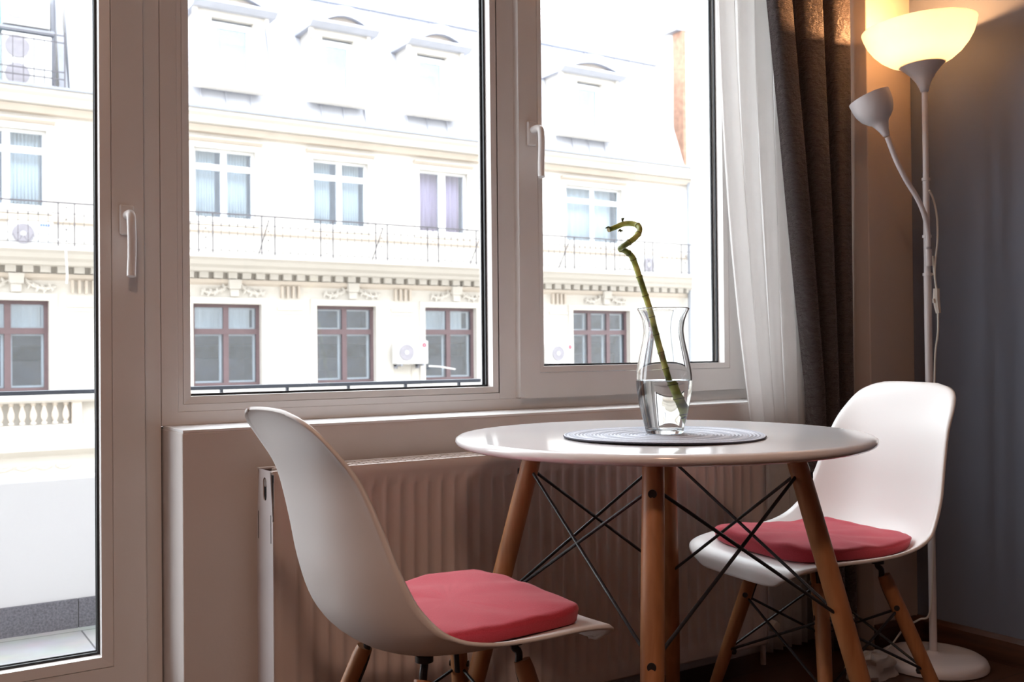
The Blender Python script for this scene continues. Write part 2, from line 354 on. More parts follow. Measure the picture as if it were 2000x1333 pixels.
# ------------------------------------------------------------------ window frames
def rect_frame(mb, x0, x1, z0, z1, wl, wr, wb, wt, y0, y1):
    """mitred rectangular frame with a small groove line where the glazing bead starts"""
    o = [(x0, z0), (x1, z0), (x1, z1), (x0, z1)]
    i = [(x0 + wl, z0 + wb), (x1 - wr, z0 + wb), (x1 - wr, z1 - wt), (x0 + wl, z1 - wt)]
    for k in range(4):
        a, b_ = o[k], o[(k + 1) % 4]; c, d = i[(k + 1) % 4], i[k]
        # tiny gap at the mitre
        vs = [(a[0], y0, a[1]), (b_[0], y0, b_[1]), (c[0], y0, c[1]), (d[0], y0, d[1]), (a[0], y1, a[1]), (b_[0], y1, b_[1]), (c[0], y1, c[1]), (d[0], y1, d[1])]
        mb.add(vs, [(0, 1, 2, 3), (7, 6, 5, 4), (0, 4, 5, 1), (1, 5, 6, 2), (2, 6, 7, 3), (3, 7, 4, 0)])
def frame_obj(name, parent, X0, X1, Z0, Z1, gx0, gx1, gz0, gz1, yf, yb, bead=.017):
    mb = MB()
    # stile: from outer edge to groove
    rect_frame(mb, X0, X1, Z0, Z1, gx0 - bead - X0, X1 - gx1 - bead, gz0 - bead - Z0, Z1 - gz1 - bead, yf, yb)
    f = mb.build(name, M['pvc'], parent, bevel=.0022, seg=2)
    b2 = MB(); g = .0012
    x0, x1, z0, z1 = gx0 - bead + g, gx1 + bead - g, gz0 - bead + g, gz1 + bead - g
    o = [(x0, z0), (x1, z0), (x1, z1), (x0, z1)]; i = [(gx0, gz0), (gx1, gz0), (gx1, gz1), (gx0, gz1)]
    yg = yf + .034
    for k in range(4):
        a, b_ = o[k], o[(k + 1) % 4]; c, d = i[(k + 1) % 4], i[k]
        vs = [(a[0], yf + .0015, a[1]), (b_[0], yf + .0015, b_[1]), (c[0], yf + .005, c[1]), (d[0], yf + .005, d[1]), (a[0], yg, a[1]), (b_[0], yg, b_[1]), (c[0], yg, c[1]), (d[0], yg, d[1])]
        b2.add(vs, [(0, 1, 2, 3), (7, 6, 5, 4), (0, 4, 5, 1), (1, 5, 6, 2), (2, 6, 7, 3), (3, 7, 4, 0)])
    b2.build('glazing_bead', M['pvc'], parent, bevel=.001)
    gk = MB(); rect_frame(gk, gx0 - .004, gx1 + .004, gz0 - .004, gz1 + .004, .009, .009, .009, .009, yg - .002, yg + .004)
    rect_frame(gk, gx0 - .004, gx1 + .004, gz0 - .004, gz1 + .004, .008, .008, .008, .008, yg + .018, yg + .022)
    gk.build('gasket', M['gasket'], parent)
    pn = MB().box(gx0 - .004, yg + .006, gz0 - .004, gx1 + .004, yg + .0065, gz1 + .004)
    pn.build('pane', M['pane'], parent)
    bk = MB(); rect_frame(bk, gx0 - bead, gx1 + bead, gz0 - bead, gz1 + bead, bead - .002, bead - .002, bead - .002, bead - .002, yg + .022, yb + .012)
    bk.build('outer_bead', M['pvc'], parent, bevel=.001)
    return f
ZT = 2.35
win = struct(empty('window_1', (1.45, YF, .737)))
fx = MB()
rect_frame(fx, .536, 2.36, .7375, ZT, .036, .06, .030, .05, YF, YF + .07)
fx.box(1.404, YF, .767, 1.475, YF + .07, ZT - .05)
fx.build('window_frame', M['pvc'], win, bevel=.002)
frame_obj('fixed_light', win, .572, 1.404, .7675, ZT - .05, .599, 1.387, .800, ZT - .10, YF + .0005, YF + .06)
sash = frame_obj('sash', win, 1.456, 2.291, .769, ZT - .03, 1.534, 2.209, .852, ZT - .11, YF - .025, YF + .035)
MB().box(1.470, YF + .001, .775, 1.476, YF + .01, ZT - .04).build('gasket', M['gasket'], win)

def handle(parent, x, z, yf, rz=0, L=.132):
    p = MB().box(x - .0145, yf - .011, z - .032, x + .0145, yf, z + .032).build('handle_plate', M['pvc'], parent, bevel=.004, seg=3)
    mb = MB(); n = 14; path = []; 
    # neck then lever, a flattened tapering grip hanging downward
    pts = [(0, 0, .012), (0, -.026, .012), (0, -.038, .006), (0, -.042, -.012), (.001, -.041, -.04), (.0015, -.038, -.075), (.000, -.039, -.105), (-.001, -.042, -L + .012)]
    pp = catmull([(x + a, yf - .009 + bb, z + c - .003) for a, bb, c in pts], 5)
    mb.tube(pp, [.0095 if q.y > yf - .03 else .0092 for q in pp], 14)
    o = mb.build('handle_lever', M['pvc'], p, smooth=True, angle=50)
    # flatten lever a little towards the window plane
    for v in o.data.vertices: v.co.x = x - parent_world(p).translation.x + (v.co.x - (x - parent_world(p).translation.x)) * 1.25 if False else v.co.x
    return p
handle(win, 1.4935, 1.475, YF - .025)

door = struct(empty('door_1', (.05, YF, .0)))
df = MB(); rect_frame(df, -.42, .535, .0, ZT, .05, .034, .08, .05, YF, YF + .07)
df.build('door_frame', M['pvc'], door, bevel=.002)
frame_obj('door_leaf', door, -.385, .499, .115, ZT - .03, -.298, .410, .262, ZT - .12, YF - .018, YF + .045, bead=.022)
handle(door, .461, 1.179, YF - .018)
struct(MB().box(-.42, YW + .0, 0, .539, YF + .005, .02).build('trim_2', M['pvc']), 'white plastic threshold strip under the balcony door')

# ================================================================== RADIATOR
rad = tag(empty('radiator', (1.39, 1.99, 0)), 'long white steel panel radiator with vertical ribs below the window', 'radiator')
X0, X1, Z0, Z1, Y0, Y1 = .682, 2.095, .075, .655, 1.94, 2.037
P = .0333
def front_panel(yf, sgn, name):
    G = []; xs = []; x = X0 + .052; k = 0
    cols = [(X0 + .002, 0), (X0 + .02, 0), (X0 + .045, 0)]
    while x < X1 - .06:
        cols += [(x, 0), (x + .006, 1), (x + .0215, 1), (x + .0275, 0)]; x += P
    cols += [(X1 - .02, 0), (X1 - .002, 0)]
    rows = [(Z0, 0), (Z0 + .004, 0), (.112, 0), (.122, 1), (.603, 1), (.613, 0), (Z1 - .024, 0), (Z1 - .020, -.35), (Z1 - .002, -.35), (Z1, 0)]
    for z, a in rows:
        G.append([(cx, yf + sgn * (.009 * max(a, 0) * e + (.006 * a if a < 0 else 0)), z) for cx, e in cols])
    return MB().grid(G).build(name, M['radiator'], rad, smooth=True, solid=.0014, angle=60)
front_panel(Y0 + .001, 1, 'front_panel'); front_panel(Y1 - .003, -1, 'rear_panel')
b = MB(); b.box(X0 + .01, Y0 + .022, Z0 + .03, X1 - .01, Y0 + .034, Z1 - .05)
k = 0; x = X0 + .06
while x < X1 - .05: b.box(x, Y0 + .034, Z0 + .05, x + .012, Y1 - .02, Z1 - .06); x += .05
b.build('convector_fins', M['radiator'], rad)
g = MB(); g.box(X0, Y0 + .0, Z1 - .002, X1, Y0 + .014, Z1 + .001); g.box(X0, Y1 - .014, Z1 - .002, X1, Y1, Z1 + .001)
x = X0 + .03
while x < X1 - .02: g.box(x, Y0 + .014, Z1 - .004, x + .0125, Y1 - .014, Z1 - .0005); x += .0167
for yy in (.036, .06): g.box(X0 + .02, Y0 + yy, Z1 - .004, X1 - .02, Y0 + yy + .003, Z1 + .0005)
g.build('top_grille', M['radiator'], rad)
for sx, nm in ((X0 - .001, 0), (X1 - .001, 1)):
    # side cover with an oval port
    n = 20; cy, cz0, cz1, rr = (Y0 + Y1) / 2 - .002, Z1 - .052, Z1 - .026, .011
    oval = [(cy + rr * math.cos(PI * t / n), cz1 + rr * math.sin(PI * t / n)) for t in range(n + 1)] + [(cy - rr * math.cos(PI * t / n), cz0 - rr * math.sin(PI * t / n)) for t in range(n + 1)]
    rz = .012
    outer = []
    for (y, z) in oval:
        d = Vector((y - cy, z - (cz0 + cz1) / 2)); 
        # project on to the rectangle
        hw, ht, hb = (Y1 - Y0) / 2 - .001, Z1 - (cz0 + cz1) / 2, (cz0 + cz1) / 2 - (Z1 - .10)
        s = min(hw / abs(d.x) if abs(d.x) > 1e-6 else 1e9, (ht if d.y > 0 else hb) / abs(d.y) if abs(d.y) > 1e-6 else 1e9)
        outer.append((cy + .001 + d.x * s, (cz0 + cz1) / 2 + d.y * s))
    k = len(oval); sc = MB(); t = .0025
    for xx in (sx, sx + t):
        sc.add([(xx, y, z) for y, z in oval] + [(xx, y, z) for y, z in outer], [(i, (i + 1) % k, k + (i + 1) % k, k + i) for i in range(k)])
    sc.add([(sx, y, z) for y, z in oval] + [(sx + t, y, z) for y, z in oval], [(i, (i + 1) % k, k + (i + 1) % k, k + i) for i in range(k)])
    sc.box(sx, Y0, Z0, sx + t, Y1, Z1 - .10)
    c = sc.build('side_cover', M['lampwhite'], rad)
    MB().box(sx + .004, Y0 + .012, Z1 - .075, sx + .007, Y1 - .012, Z1 - .008).build('shadow_gap', M['gasket'], c)
    MB().tube([(sx + .012, cy, cz1), (sx + .001, cy, cz1)], .0085, 16).build('air_vent_plug', M['fitting'], c, smooth=True)
    if nm == 0:
        for yy in (Y0 + .010, Y1 - .012): MB().box(sx - .0004, yy, Z1 - .145, sx, yy + .0025, Z1 - .088).build('vent_slot', M['gasket'], c)
v = MB(); v.tube([(X1 + .001, 1.988, .115), (X1 + .03, 1.988, .115)], .009, 12); v.tube([(X1 + .028, 1.988, 0.001), (X1 + .028, 1.988, .115)], .008, 12)
v.build('supply_pipe', M['radiator'], rad, smooth=True)
v = MB(); v.lathe([(.0, 0), (.014, 0), (.016, .008), (.016, .028), (.013, .036), (0, .037)], (0, 0, 0), 20); v.xform(Matrix.Translation((X1 + .028, 1.972, .118)) @ Matrix.Rotation(R(90), 4, 'X'))
v.build('valve_knob', M['cord'], rad, smooth=True)
for xx in (.95, 1.85): MB().box(xx, Y1 - .004, Z0 + .1, xx + .03, YW + .001, Z1 - .1).build('wall_bracket', M['radiator'], rad)

# ================================================================== CURTAINS
def curtain(name, matl, xl, xr, yc, folds, amp, ztop, zbot, ph=0, na=150, nz=60, thick=.0025, wob=.006):
    G = []
    for i in range(nz + 1):
        z = ztop + (zbot - ztop) * i / nz; row = []
        l, r_ = xl(z), xr(z)
        for j in range(na + 1):
            s = j / na
            a = amp * (1 + .25 * noise.noise(Vector((s * 3, z * .5, 3 + ph))))
            w = math.sin(2 * PI * folds * s + ph + .5 * noise.noise(Vector((s * 2, z * .7, ph))))
            w = math.copysign(abs(w) ** .8, w)
            x = l + (r_ - l) * (s + .10 / folds * math.sin(4 * PI * folds * s + ph))
            row.append((x, yc + a * w + wob * noise.noise(Vector((s * 6, z * 1.3, 9))), z))
        G.append(row)
    return MB().grid(G).build(name, matl, None, smooth=True, solid=thick, angle=180)
dl = lambda z: 2.13 + .165 * (2.0 - z) / 1.22 if z > .78 else 2.295 + .03 * (.78 - z) / .78
c = curtain('velvet_curtain', M['velvet'], dl, lambda z: 2.468, 1.957, 2.6, .027, 2.47, .012, ph=2.2)
tag(c, 'dark taupe velvet curtain hanging in heavy folds right of the window', 'curtain')
sl = lambda z: 2.028 + .10 * max(0, (2.0 - z) / 1.22) ** 1.8 if z > .5 else 2.028 + .10 * (1.5 / 1.22) ** 1.8
c = curtain('sheer_curtain', M['sheer'], sl, lambda z: 2.36, 2.040, 4.5, .014, 2.47, .012, ph=.4, thick=.0008, wob=.008)
tag(c, 'white translucent sheer curtain drawn to the right edge of the window', 'curtain')
rd = tag(empty('added_curtain_rod', (1.0, 2.0, 2.5)), 'added double curtain rod above the window, out of view', 'curtain rod')  # added above the view so both curtains hang from something
MB().tube([(-.7, 1.957, 2.485), (2.50, 1.957, 2.485)], .012, 14).build('front_rod', M['black_metal'], rd, smooth=True)
MB().tube([(-.7, 2.040, 2.485), (2.50, 2.040, 2.485)], .008, 14).build('rear_rod', M['black_metal'], rd, smooth=True)
for x in (-.6, 2.49): MB().box(x, 1.950, 2.475, x + .012, YW, 2.495).build('bracket', M['black_metal'], rd)

# ================================================================== DINING TABLE
TX, TY, TR = 1.298, 1.474, .4
tb = tag(empty('dining_table', (TX, TY, 0), 0), 'round white dining table on splayed beech legs with black wire braces', 'table')
prof = [(0, .708), (TR - .030, .708), (TR - .012, .711), (TR - .003, .7155), (TR, .7205), (TR - .001, .7255), (TR - .006, .729), (TR - .014, .730), (0, .730)]
MB().lathe(prof, (TX, TY, 0), 160).build('tabletop', M['table_top'], tb, smooth=True, angle=60)
az0 = math.atan2(-TY, -TX) - R(3)      # towards the camera
def legpt(k, z):
    r_ = .250 + (.700 - z) * .267; a = az0 + k * PI / 2
    return Vector((TX + r_ * math.cos(a), TY + r_ * math.sin(a), z))
for k in range(4):
    pts = [legpt(k, .707), legpt(k, .60), legpt(k, .40), legpt(k, .2), legpt(k, .0)]
    lg = MB().tube(pts, [.0185, .0195, .020, .0185, .0145], 24).build('leg', M['beech'], tb, smooth=True)
    for z in (.652, .385):
        p = legpt(k, z); a = az0 + k * PI / 2; d = Vector((math.cos(a), math.sin(a), .0))
        mb = MB(); mb.tube([p + d * .010, p + d * .0212], .0075, 16); mb.build('bolt', M['black_metal'], lg, smooth=True)
    q = legpt(k, .652)
for k in range(4):
    a, b_ = k, (k + 1) % 4
    for (p, zp, q, zq) in ((a, .660, b_, .385), (b_, .660, a, .385)):
        A, B = legpt(p, zp), legpt(q, zq); d = (B - A).normalized()
        MB().tube([A + d * .012, B - d * .012], .0033, 10).build('wire_brace', M['black_metal'], tb, smooth=True)

# ================================================================== CHAIRS
SH = [(.2480, .4050, .100, -.002), (.2490, .4110, .128, -.003), (.2455, .4310, .162, -.001), (.2200, .4430, .190, .006), (.1549, .4410, .207, .0190), (.0723, .4298, .215, .0330),
      (-.0103, .4210, .2177, .0470), (-.0826, .4245, .2177, .0590), (-.1415, .4470, .214, .0670), (-.1807, .4920, .2065, .0665), (-.2020, .5562, .198, .0560), (-.2150, .6270, .186, .0440),
      (-.2300, .6978, .173, .0310), (-.2480, .7500, .160, .0150), (-.2600, .7840, .144, .0020), (-.2690, .8020, .1180, -.004), (-.2760, .8100, .0850, -.004)]
def crow(n):
    P = [Vector(r_) for r_ in SH]; P = [2 * P[0] - P[1]] + P + [2 * P[-1] - P[-2]]; out = []
    for i in range(1, len(P) - 2):
        a, b_, c, d = P[i - 1:i + 3]
        for k in range(n):
            t = k / n; out.append(.5 * (2 * b_ + (c - a) * t + (2 * a - 5 * b_ + 4 * c - d) * t * t + (3 * b_ - a - 3 * c + d) * t ** 3))
    out.append(P[-2]); return out
def shell_mesh():
    rows = crow(5); G = []; ns = 36
    for i, r_ in enumerate(rows):
        a, b_ = rows[max(i - 1, 0)], rows[min(i + 1, len(rows) - 1)]
        t = Vector((b_[0] - a[0], b_[1] - a[1])).normalized(); nx, nz = t.y, -t.x
        row = []
        for j in range(ns + 1):
            s = 2 * j / ns - 1; l = r_[3] * abs(s) ** 2.4
            # flared lip right at the edge
            e = max(0, (abs(s) - .93) / .07) ** 2 * .003
            row.append((r_[0] + nx * (l - e), s * r_[2], r_[1] + nz * (l - e)))
        G.append(row)
    return MB().grid(G)
def seat_z(x):
    best = min(crow(5), key=lambda r_: abs(r_[0] - x) + (0 if r_[1] < .47 else 9)); return best[1], best[3]
def cushion_mesh(seed=0):
    n, m = 44, 40; top = []; bot = []
    def outline(a):
        c, s = math.cos(a), math.sin(a); e = 5.5
        rr = (abs(c) ** e + abs(s) ** e) ** (-1 / e)
        x, y = rr * c, rr * s
        x_ = .030 + x * .166; y_ = y * (.176 + .012 * x)
        return x_, y_
    mb = MB(); rings = []
    prof = [(0, 1), (.2, 1), (.4, 1), (.6, .99), (.75, .97), (.86, .93), (.93, .89), (.97, .86), (.990, .78), (1.0, .66), (1.003, .60), (.998, .52), (.985, .12), (.97, .02), (.93, 0), (.5, 0), (0, 0)]
    vs = []; 
    for r_, h in prof:
        for k in range(96):
            a = 2 * PI * k / 96; x, y = outline(a); x = .030 + (x - .030) * r_; y *= r_
            zz, lf = seat_z(x); base = zz + lf * min(1, abs(y) / .215) ** 2.4 + .005
            th = .031 - .006 * (x / .2)
            w = noise.noise(Vector((x * 9 + seed, y * 16 + x * 10, seed))) * .009 + noise.noise(Vector((x * 26 - y * 14, y * 9, seed + 4))) * .004
            vs.append((x, y, max(base, zz + .003) * (1 - h) + (.489 + w * .7 + (zz - .441) * .45) * h if h > 0 else base))
    k = len(prof)
    fs = [(i * 96 + j, i * 96 + (j + 1) % 96, (i + 1) * 96 + (j + 1) % 96, (i + 1) * 96 + j) for i in range(k - 1) for j in range(96)]
    return mb.add(vs, fs)
def make_chair(loc, rz, label, wood_m):
    ch = tag(empty('dining_chair', (0, 0, 0), 0), label, 'chair')
    ch.location = loc; ch.rotation_euler = (0, 0, rz)
    T = Matrix.Translation(loc) @ Matrix.Rotation(rz, 4, 'Z')
    shell_mesh().xform(T).build('seat_shell', M['shell'], ch, smooth=True, solid=.0055, angle=180, soffset=0)
    tops = {}; 
    for sx in (1, -1):
        for sy in (1, -1):
            A = Vector((sx * .090 + .015, sy * .106, .394)); B = Vector((sx * .195 - .008, sy * .212, 0)); L = B - A
            tops[(sx, sy)] = (A, B)
            pts = [A + L * t for t in (0, .04, .3, .6, 1)]
            lg = MB().tube(pts, [.0135, .0155, .0160, .0145, .0110], 20).xform(T).build('leg', wood_m, ch, smooth=True)
            # bracket: from shell mount down into a slot in the leg
            m0 = Vector((sx * .082 + .015, sy * .096, .413)); d = (A + L * .22) - A
            br = MB(); br.tube(catmull([m0 + Vector((0, 0, .012)), m0, m0.lerp(A, .6) + Vector((0, 0, .003)), A + L * .05 + A.xy.normalized().to_3d() * -.011, A + L * .20 + A.xy.normalized().to_3d() * -.012], 4), .0062, 10)
            br.lathe([(0, 0), (.014, 0), (.014, .010), (0, .010)], tuple(m0 + Vector((0, 0, .006))), 16)
            n_ = Vector((-A.y, A.x, 0)).normalized()
            for zf in (.17,): 
                c0 = A + L * zf; br.tube([c0 - n_ * .0175, c0 + n_ * .0175], .006, 12)
            br.xform(T).build('bracket', M['black_metal'], ch, smooth=True)
    def at(kx, t): A, B = tops[kx]; return A + (B - A) * t
    order = [(1, 1), (-1, 1), (-1, -1), (1, -1)]
    for i in range(4):
        p, q = order[i], order[(i + 1) % 4]
        for (u, w) in ((p, q), (q, p)):
            MB().tube([at(u, .18), at(w, .52)], .0030, 8).xform(T).build('wire_brace', M['black_metal'], ch, smooth=True)
    for kx in order:
        c0 = at(kx, .52); mb = MB(); mb.lathe([(0, -.006), (.006, -.006), (.008, 0), (.006, .006), (0, .006)], tuple(c0 - Vector((c0.x, c0.y, 0)).normalized() * .016), 12)
        mb.xform(T).build('wire_clamp', M['black_metal'], ch, smooth=True)
    return ch, T
ch1, T1 = make_chair((.782, 1.455, 0), R(-.2), 'white moulded plastic chair left of the table, seen from behind, with red cushion', M['beech'])
ch2, T2 = make_chair((1.808, 1.510, 0), PI - .125, 'white moulded plastic chair right of the table, in front of the floor lamp', M['beech'])
c = cushion_mesh(1).xform(T1).build('seat_cushion', M['red'], None, smooth=True, angle=70)
tag(c, 'flat red fabric cushion on the chair left of the table', 'cushion', 'red chair cushions')
c = cushion_mesh(5).xform(T2).build('seat_cushion', M['red'], None, smooth=True, angle=70)
tag(c, 'flat red fabric cushion on the chair right of the table by the lamp', 'cushion', 'red chair cushions')

# ================================================================== PLACEMAT, VASE, STEM
MX, MY = 1.250, 1.412
ZM = .7305
pm = tag(empty('placemat', (MX, MY, ZM)), 'round blue-grey braided placemat under the glass vase', 'placemat')
n, kk = 220, 24; vs = []
G = []
for i in range(kk * 4 + 1):
    r_ = .186 * i / (kk * 4); row = []
    for j in range(n + 1):
        a = 2 * PI * j / n; ring = abs(math.sin(PI * r_ / .0078)); 
        lift = .0035 * max(0, r_ / .186 - .7) * (1.2 + math.sin(a * 2 + .8) + .5 * math.sin(a * 3 + 2))
        row.append((MX + r_ * math.cos(a), MY + r_ * math.sin(a), ZM + .0025 + .0018 * ring + lift))
    G.append(row)
MB().grid(G).build('braided_top', M['weave'], pm, smooth=True, angle=80)
G = []
for r_ in (.02, .1, .15, .186, .1875, .186):
    row = []
    for j in range(n + 1):
        a = 2 * PI * j / n; lift = .0035 * max(0, r_ / .186 - .7) * (1.2 + math.sin(a * 2 + .8) + .5 * math.sin(a * 3 + 2))
        row.append((MX + r_ * math.cos(a), MY + r_ * math.sin(a), ZM + .0003 + lift))
    G.append(row)
for q in range(n + 1): x, y, z = G[4][q]; G[4][q] = (x, y, z + .0015); x, y, z = G[5][q]; G[5][q] = (x, y, z + .0030)
MB().grid(G).build('underside', M['mat_edge'], pm, smooth=True, angle=80)

VX, VY, VZ = 1.262, 1.422, .7350
pr = [(.0330, 0), (.0350, .003), (.0385, .018), (.0445, .042), (.0500, .070), (.0525, .095), (.0522, .112), (.0495, .130), (.0455, .150), (.0415, .168), (.0385, .186), (.0380, .198), (.0400, .212), (.0440, .224), (.0485, .233), (.0492, .2355)]
prc = [tuple(p)[:2] for p in catmull([(a, b_, 0) for a, b_ in pr], 5)]
th = .0026
inner = [(max(a - th, .001), b_) for a, b_ in prc if b_ > .009]
vprof = [(0, 0)] + prc + [(.0486, .2368), (.0470, .2362)] + inner[::-1][1:] + [(.026, .0080), (0, .0075)]
o = MB().lathe(vprof, (VX, VY, VZ), 96).build('glass_vase', M['vase_glass'], None, smooth=True, angle=180)
tag(o, 'clear hourglass-shaped glass vase half filled with water on the placemat', 'vase')
WL = .100
wp = [(0, .0082), (.026, .0086)] + [(a - .0004 + .0008, b_) for a, b_ in inner if b_ < WL] 
wr = wp[-1][0]
wprof = wp + [(wr + .0001, WL + .001), (wr - .002, WL), (0, WL)]
o = MB().lathe(wprof, (VX, VY, VZ), 96).build('water', M['water'], None, smooth=True, angle=60)
tag(o, 'clear water filling the lower half of the glass vase', 'water')

def px(u, v, D):
    return Vector((0, 0, CAM_H)) + (r1 * ((u - 1000) / 1944) - u1 * ((v - 666.5) / 1944) + F) * D
DV = 1.895
cpts = [(1328, 838, 0), (1322, 800, 0), (1309, 752, 0), (1297, 710, 0), (1283, 660, 0), (1271, 612, 0), (1262, 582, 0), (1250, 545, 0), (1240, 515, 0), (1233, 500, -.004), (1222, 491, -.012), (1212, 486, -.020),
        (1216, 482, -.030), (1228, 474, -.034), (1241, 464, -.026), (1249, 452, -.012), (1247, 442, .002), (1234, 437, .014), (1217, 438, .018), (1202, 444, .014), (1189, 449, .006)]
base_pt = px(1327, 838, DV)
path = catmull([px(u, v, DV + dz) for u, v, dz in cpts], 8)
# keep the foot inside the vase
rads = []
L = 0; tot = sum((path[i + 1] - path[i]).length for i in range(len(path) - 1)); nodes = [.032, .062, .088, .118, .150, .185, .220, .262, .300, .335, .352, .372, .40, .43, .46]
acc = [0]
for i in range(len(path) - 1): acc.append(acc[-1] + (path[i + 1] - path[i]).length)
for i, p in enumerate(path):
    r_ = .0062 - .0012 * acc[i] / tot
    rads.append(r_)
# densify for node bulges
dense = []; dr = []
for i in range(len(path) - 1):
    for t in (0, .5):
        a = acc[i] + (acc[i + 1] - acc[i]) * t
        g_ = max(math.exp(-((a - q) / .0022) ** 2) for q in nodes)
        dense.append(path[i].lerp(path[i + 1], t)); dr.append(rads[i] * (1 + .16 * g_))
dense.append(path[-1]); dr.append(rads[-1])
st = tag(empty('lucky_bamboo', dense[0]), 'single spiral green bamboo stem standing in the glass vase', 'plant')
o = MB().tube(dense, dr, 16).build('stem', M['bamboo'], st, smooth=True, angle=60)
for q in nodes:
    for i in range(len(acc) - 1):
        if acc[i] <= q < acc[i + 1]:
            t = (q - acc[i]) / (acc[i + 1] - acc[i]); p = path[i].lerp(path[i + 1], t); d = (path[i + 1] - path[i]).normalized()
            MB().tube([p - d * .0007, p + d * .0007], rads[i] * 1.19, 16).build('node_ring', M['node_ring'], st, smooth=True)
e = path[-1]; d = (path[-1] - path[-2]).normalized()
MB().tube([e - d * .001, e + d * .0012], rads[-1] * .93, 14).build('cut_end', M['cut_end'], st)
for (u, v, dd) in ((1216, 431, .015), (1211, 450, .014), (1188, 444, .0), (1325, 812, -.008)):
    p = px(u, v, DV + dd); mb = MB()
    for q in range(4):
        a = q * 1.6 + u; d = Vector((math.cos(a), math.sin(a * 1.3), .9 if v < 440 else -.3)).normalized()
        mb.tube([p - d * .002, p + d * .004, p + d * .0065], [.0016, .0014, .0003], 6)
    mb.build('bud', M['bud'], st, smooth=True)

# ================================================================== FLOOR LAMP
LX, LY = 2.512, 1.716
lp = tag(empty('floor_lamp', (LX, LY, 0)), 'white uplighter floor lamp with glowing bowl shade and small reading arm', 'lamp')
MB().lathe([(0, 0), (.138, 0), (.1435, .003), (.144, .010), (.139, .022), (.128, .029), (.10, .0325), (.05, .035), (.016, .037), (.012, .040), (0, .040)], (LX, LY, 0), 80).build('base', M['lampwhite'], lp, smooth=True, angle=50)
tilt = Vector((-.010, -.004, 0))     # the pole leans slightly
def lpz(z): return Vector((LX, LY, 0)) + tilt * (z / 1.6) + Vector((0, 0, z))
MB().tube([lpz(.03), lpz(.7), lpz(1.098)], .0103, 20).build('pole', M['lampwhite'], lp, smooth=True)
MB().tube([lpz(1.098), lpz(1.368)], .0090, 20).build('pole', M['lampwhite'], lp, smooth=True)
MB().tube([lpz(1.368), lpz(1.62)], .0080, 20).build('pole', M['lampwhite'], lp, smooth=True)
for z, w in ((1.098, .013), (1.366, .0118), (1.205, .0125)): MB().tube([lpz(z - .004), lpz(z + .004)], w, 20).build('pole_joint', M['lampwhite'], lp, smooth=True)
TOP = lpz(1.612)
ax = Vector((-.060, .045, 1)).normalized(); rot = Vector((0, 0, 1)).rotation_difference(ax).to_matrix().to_4x4(); TM = Matrix.Translation(TOP) @ rot
MB().lathe([(.008, 0), (.0105, .001), (.0135, .012), (.021, .030), (.034, .050), (.049, .066), (.0605, .076), (.0620, .078), (.058, .077), (.03, .060), (0, .055)], (0, 0, 0), 64).xform(TM).build('socket_cone', M['lampwhite'], lp, smooth=True, angle=60)
bp_ = [(.0, .066), (.03, .067), (.058, .0745), (.085, .088), (.108, .105), (.127, .126), (.141, .148), (.150, .172), (.1535, .186), (.1515, .186), (.148, .172), (.139, .149), (.125, .128), (.106, .107), (.084, .0905), (.057, .077), (.03, .0695), (0, .0685)]
MB().lathe(bp_, (0, 0, 0), 96, closed=False).xform(TM).build('bowl_shade', M['opal'], lp, smooth=True, angle=60)
MB().lathe([(0, .066), (.016, .066), (.016, .095), (0, .095)], (0, 0, 0), 24).xform(TM).build('bulb_socket', M['bulb_holder'], lp, smooth=True)
MB().lathe([(0, .094), (.012, .096), (.019, .108), (.022, .120), (.019, .134), (.010, .142), (0, .144)], (0, 0, 0), 32).xform(TM).build('bulb', M['bulb'], lp, smooth=True)
ld = bpy.data.lights.new('bulb_light', 'POINT'); ld.energy = LAMP_W; ld.color = (1, .48, .185); ld.shadow_soft_size = .024
lo = bpy.data.objects.new('bulb_light', ld); COL.objects.link(lo); lo.parent = lp; lo.location = (TM @ Vector((0, 0, .150))) - Vector((LX, LY, 0))
# reading arm
DL = 2.77
gp = catmull([px(1813, 482, 2.775), px(1812, 455, 2.77), px(1806, 422, 2.76), px(1792, 388, 2.75), px(1770, 352, 2.74), px(1750, 312, 2.735), px(1733, 268, 2.73)], 8)
MB().tube(gp, .0072, 14).build('gooseneck', M['lampwhite'], lp, smooth=True)
MB().tube([px(1813, 487, 2.775), px(1814, 520, 2.778)], .0095, 14).build('gooseneck_clip', M['lampwhite'], lp, smooth=True)
hb = px(1732, 266, 2.73); ht = px(1697, 190, 2.745); ax = (ht - hb).normalized()
TM2 = Matrix.Translation(hb) @ Vector((0, 0, 1)).rotation_difference(ax).to_matrix().to_4x4(); hl = (ht - hb).length
MB().lathe([(.0075, 0), (.0095, .002), (.013, .018), (.020, .034), (.024, .042), (.032, .048), (.044, .062), (.052, .080), (.0555, .100), (.0560, hl), (.0545, hl), (.0535, .098), (.050, .080), (.042, .064), (.03, .052), (0, .048)], (0, 0, 0), 56).xform(TM2).build('reading_shade', M['lampwhite'], lp, smooth=True, angle=50)
MB().lathe([(0, .05), (.014, .052), (.02, .07), (.014, .09), (0, .094)], (0, 0, 0), 24).xform(TM2).build('reading_bulb', M['white_frame'], lp, smooth=True)
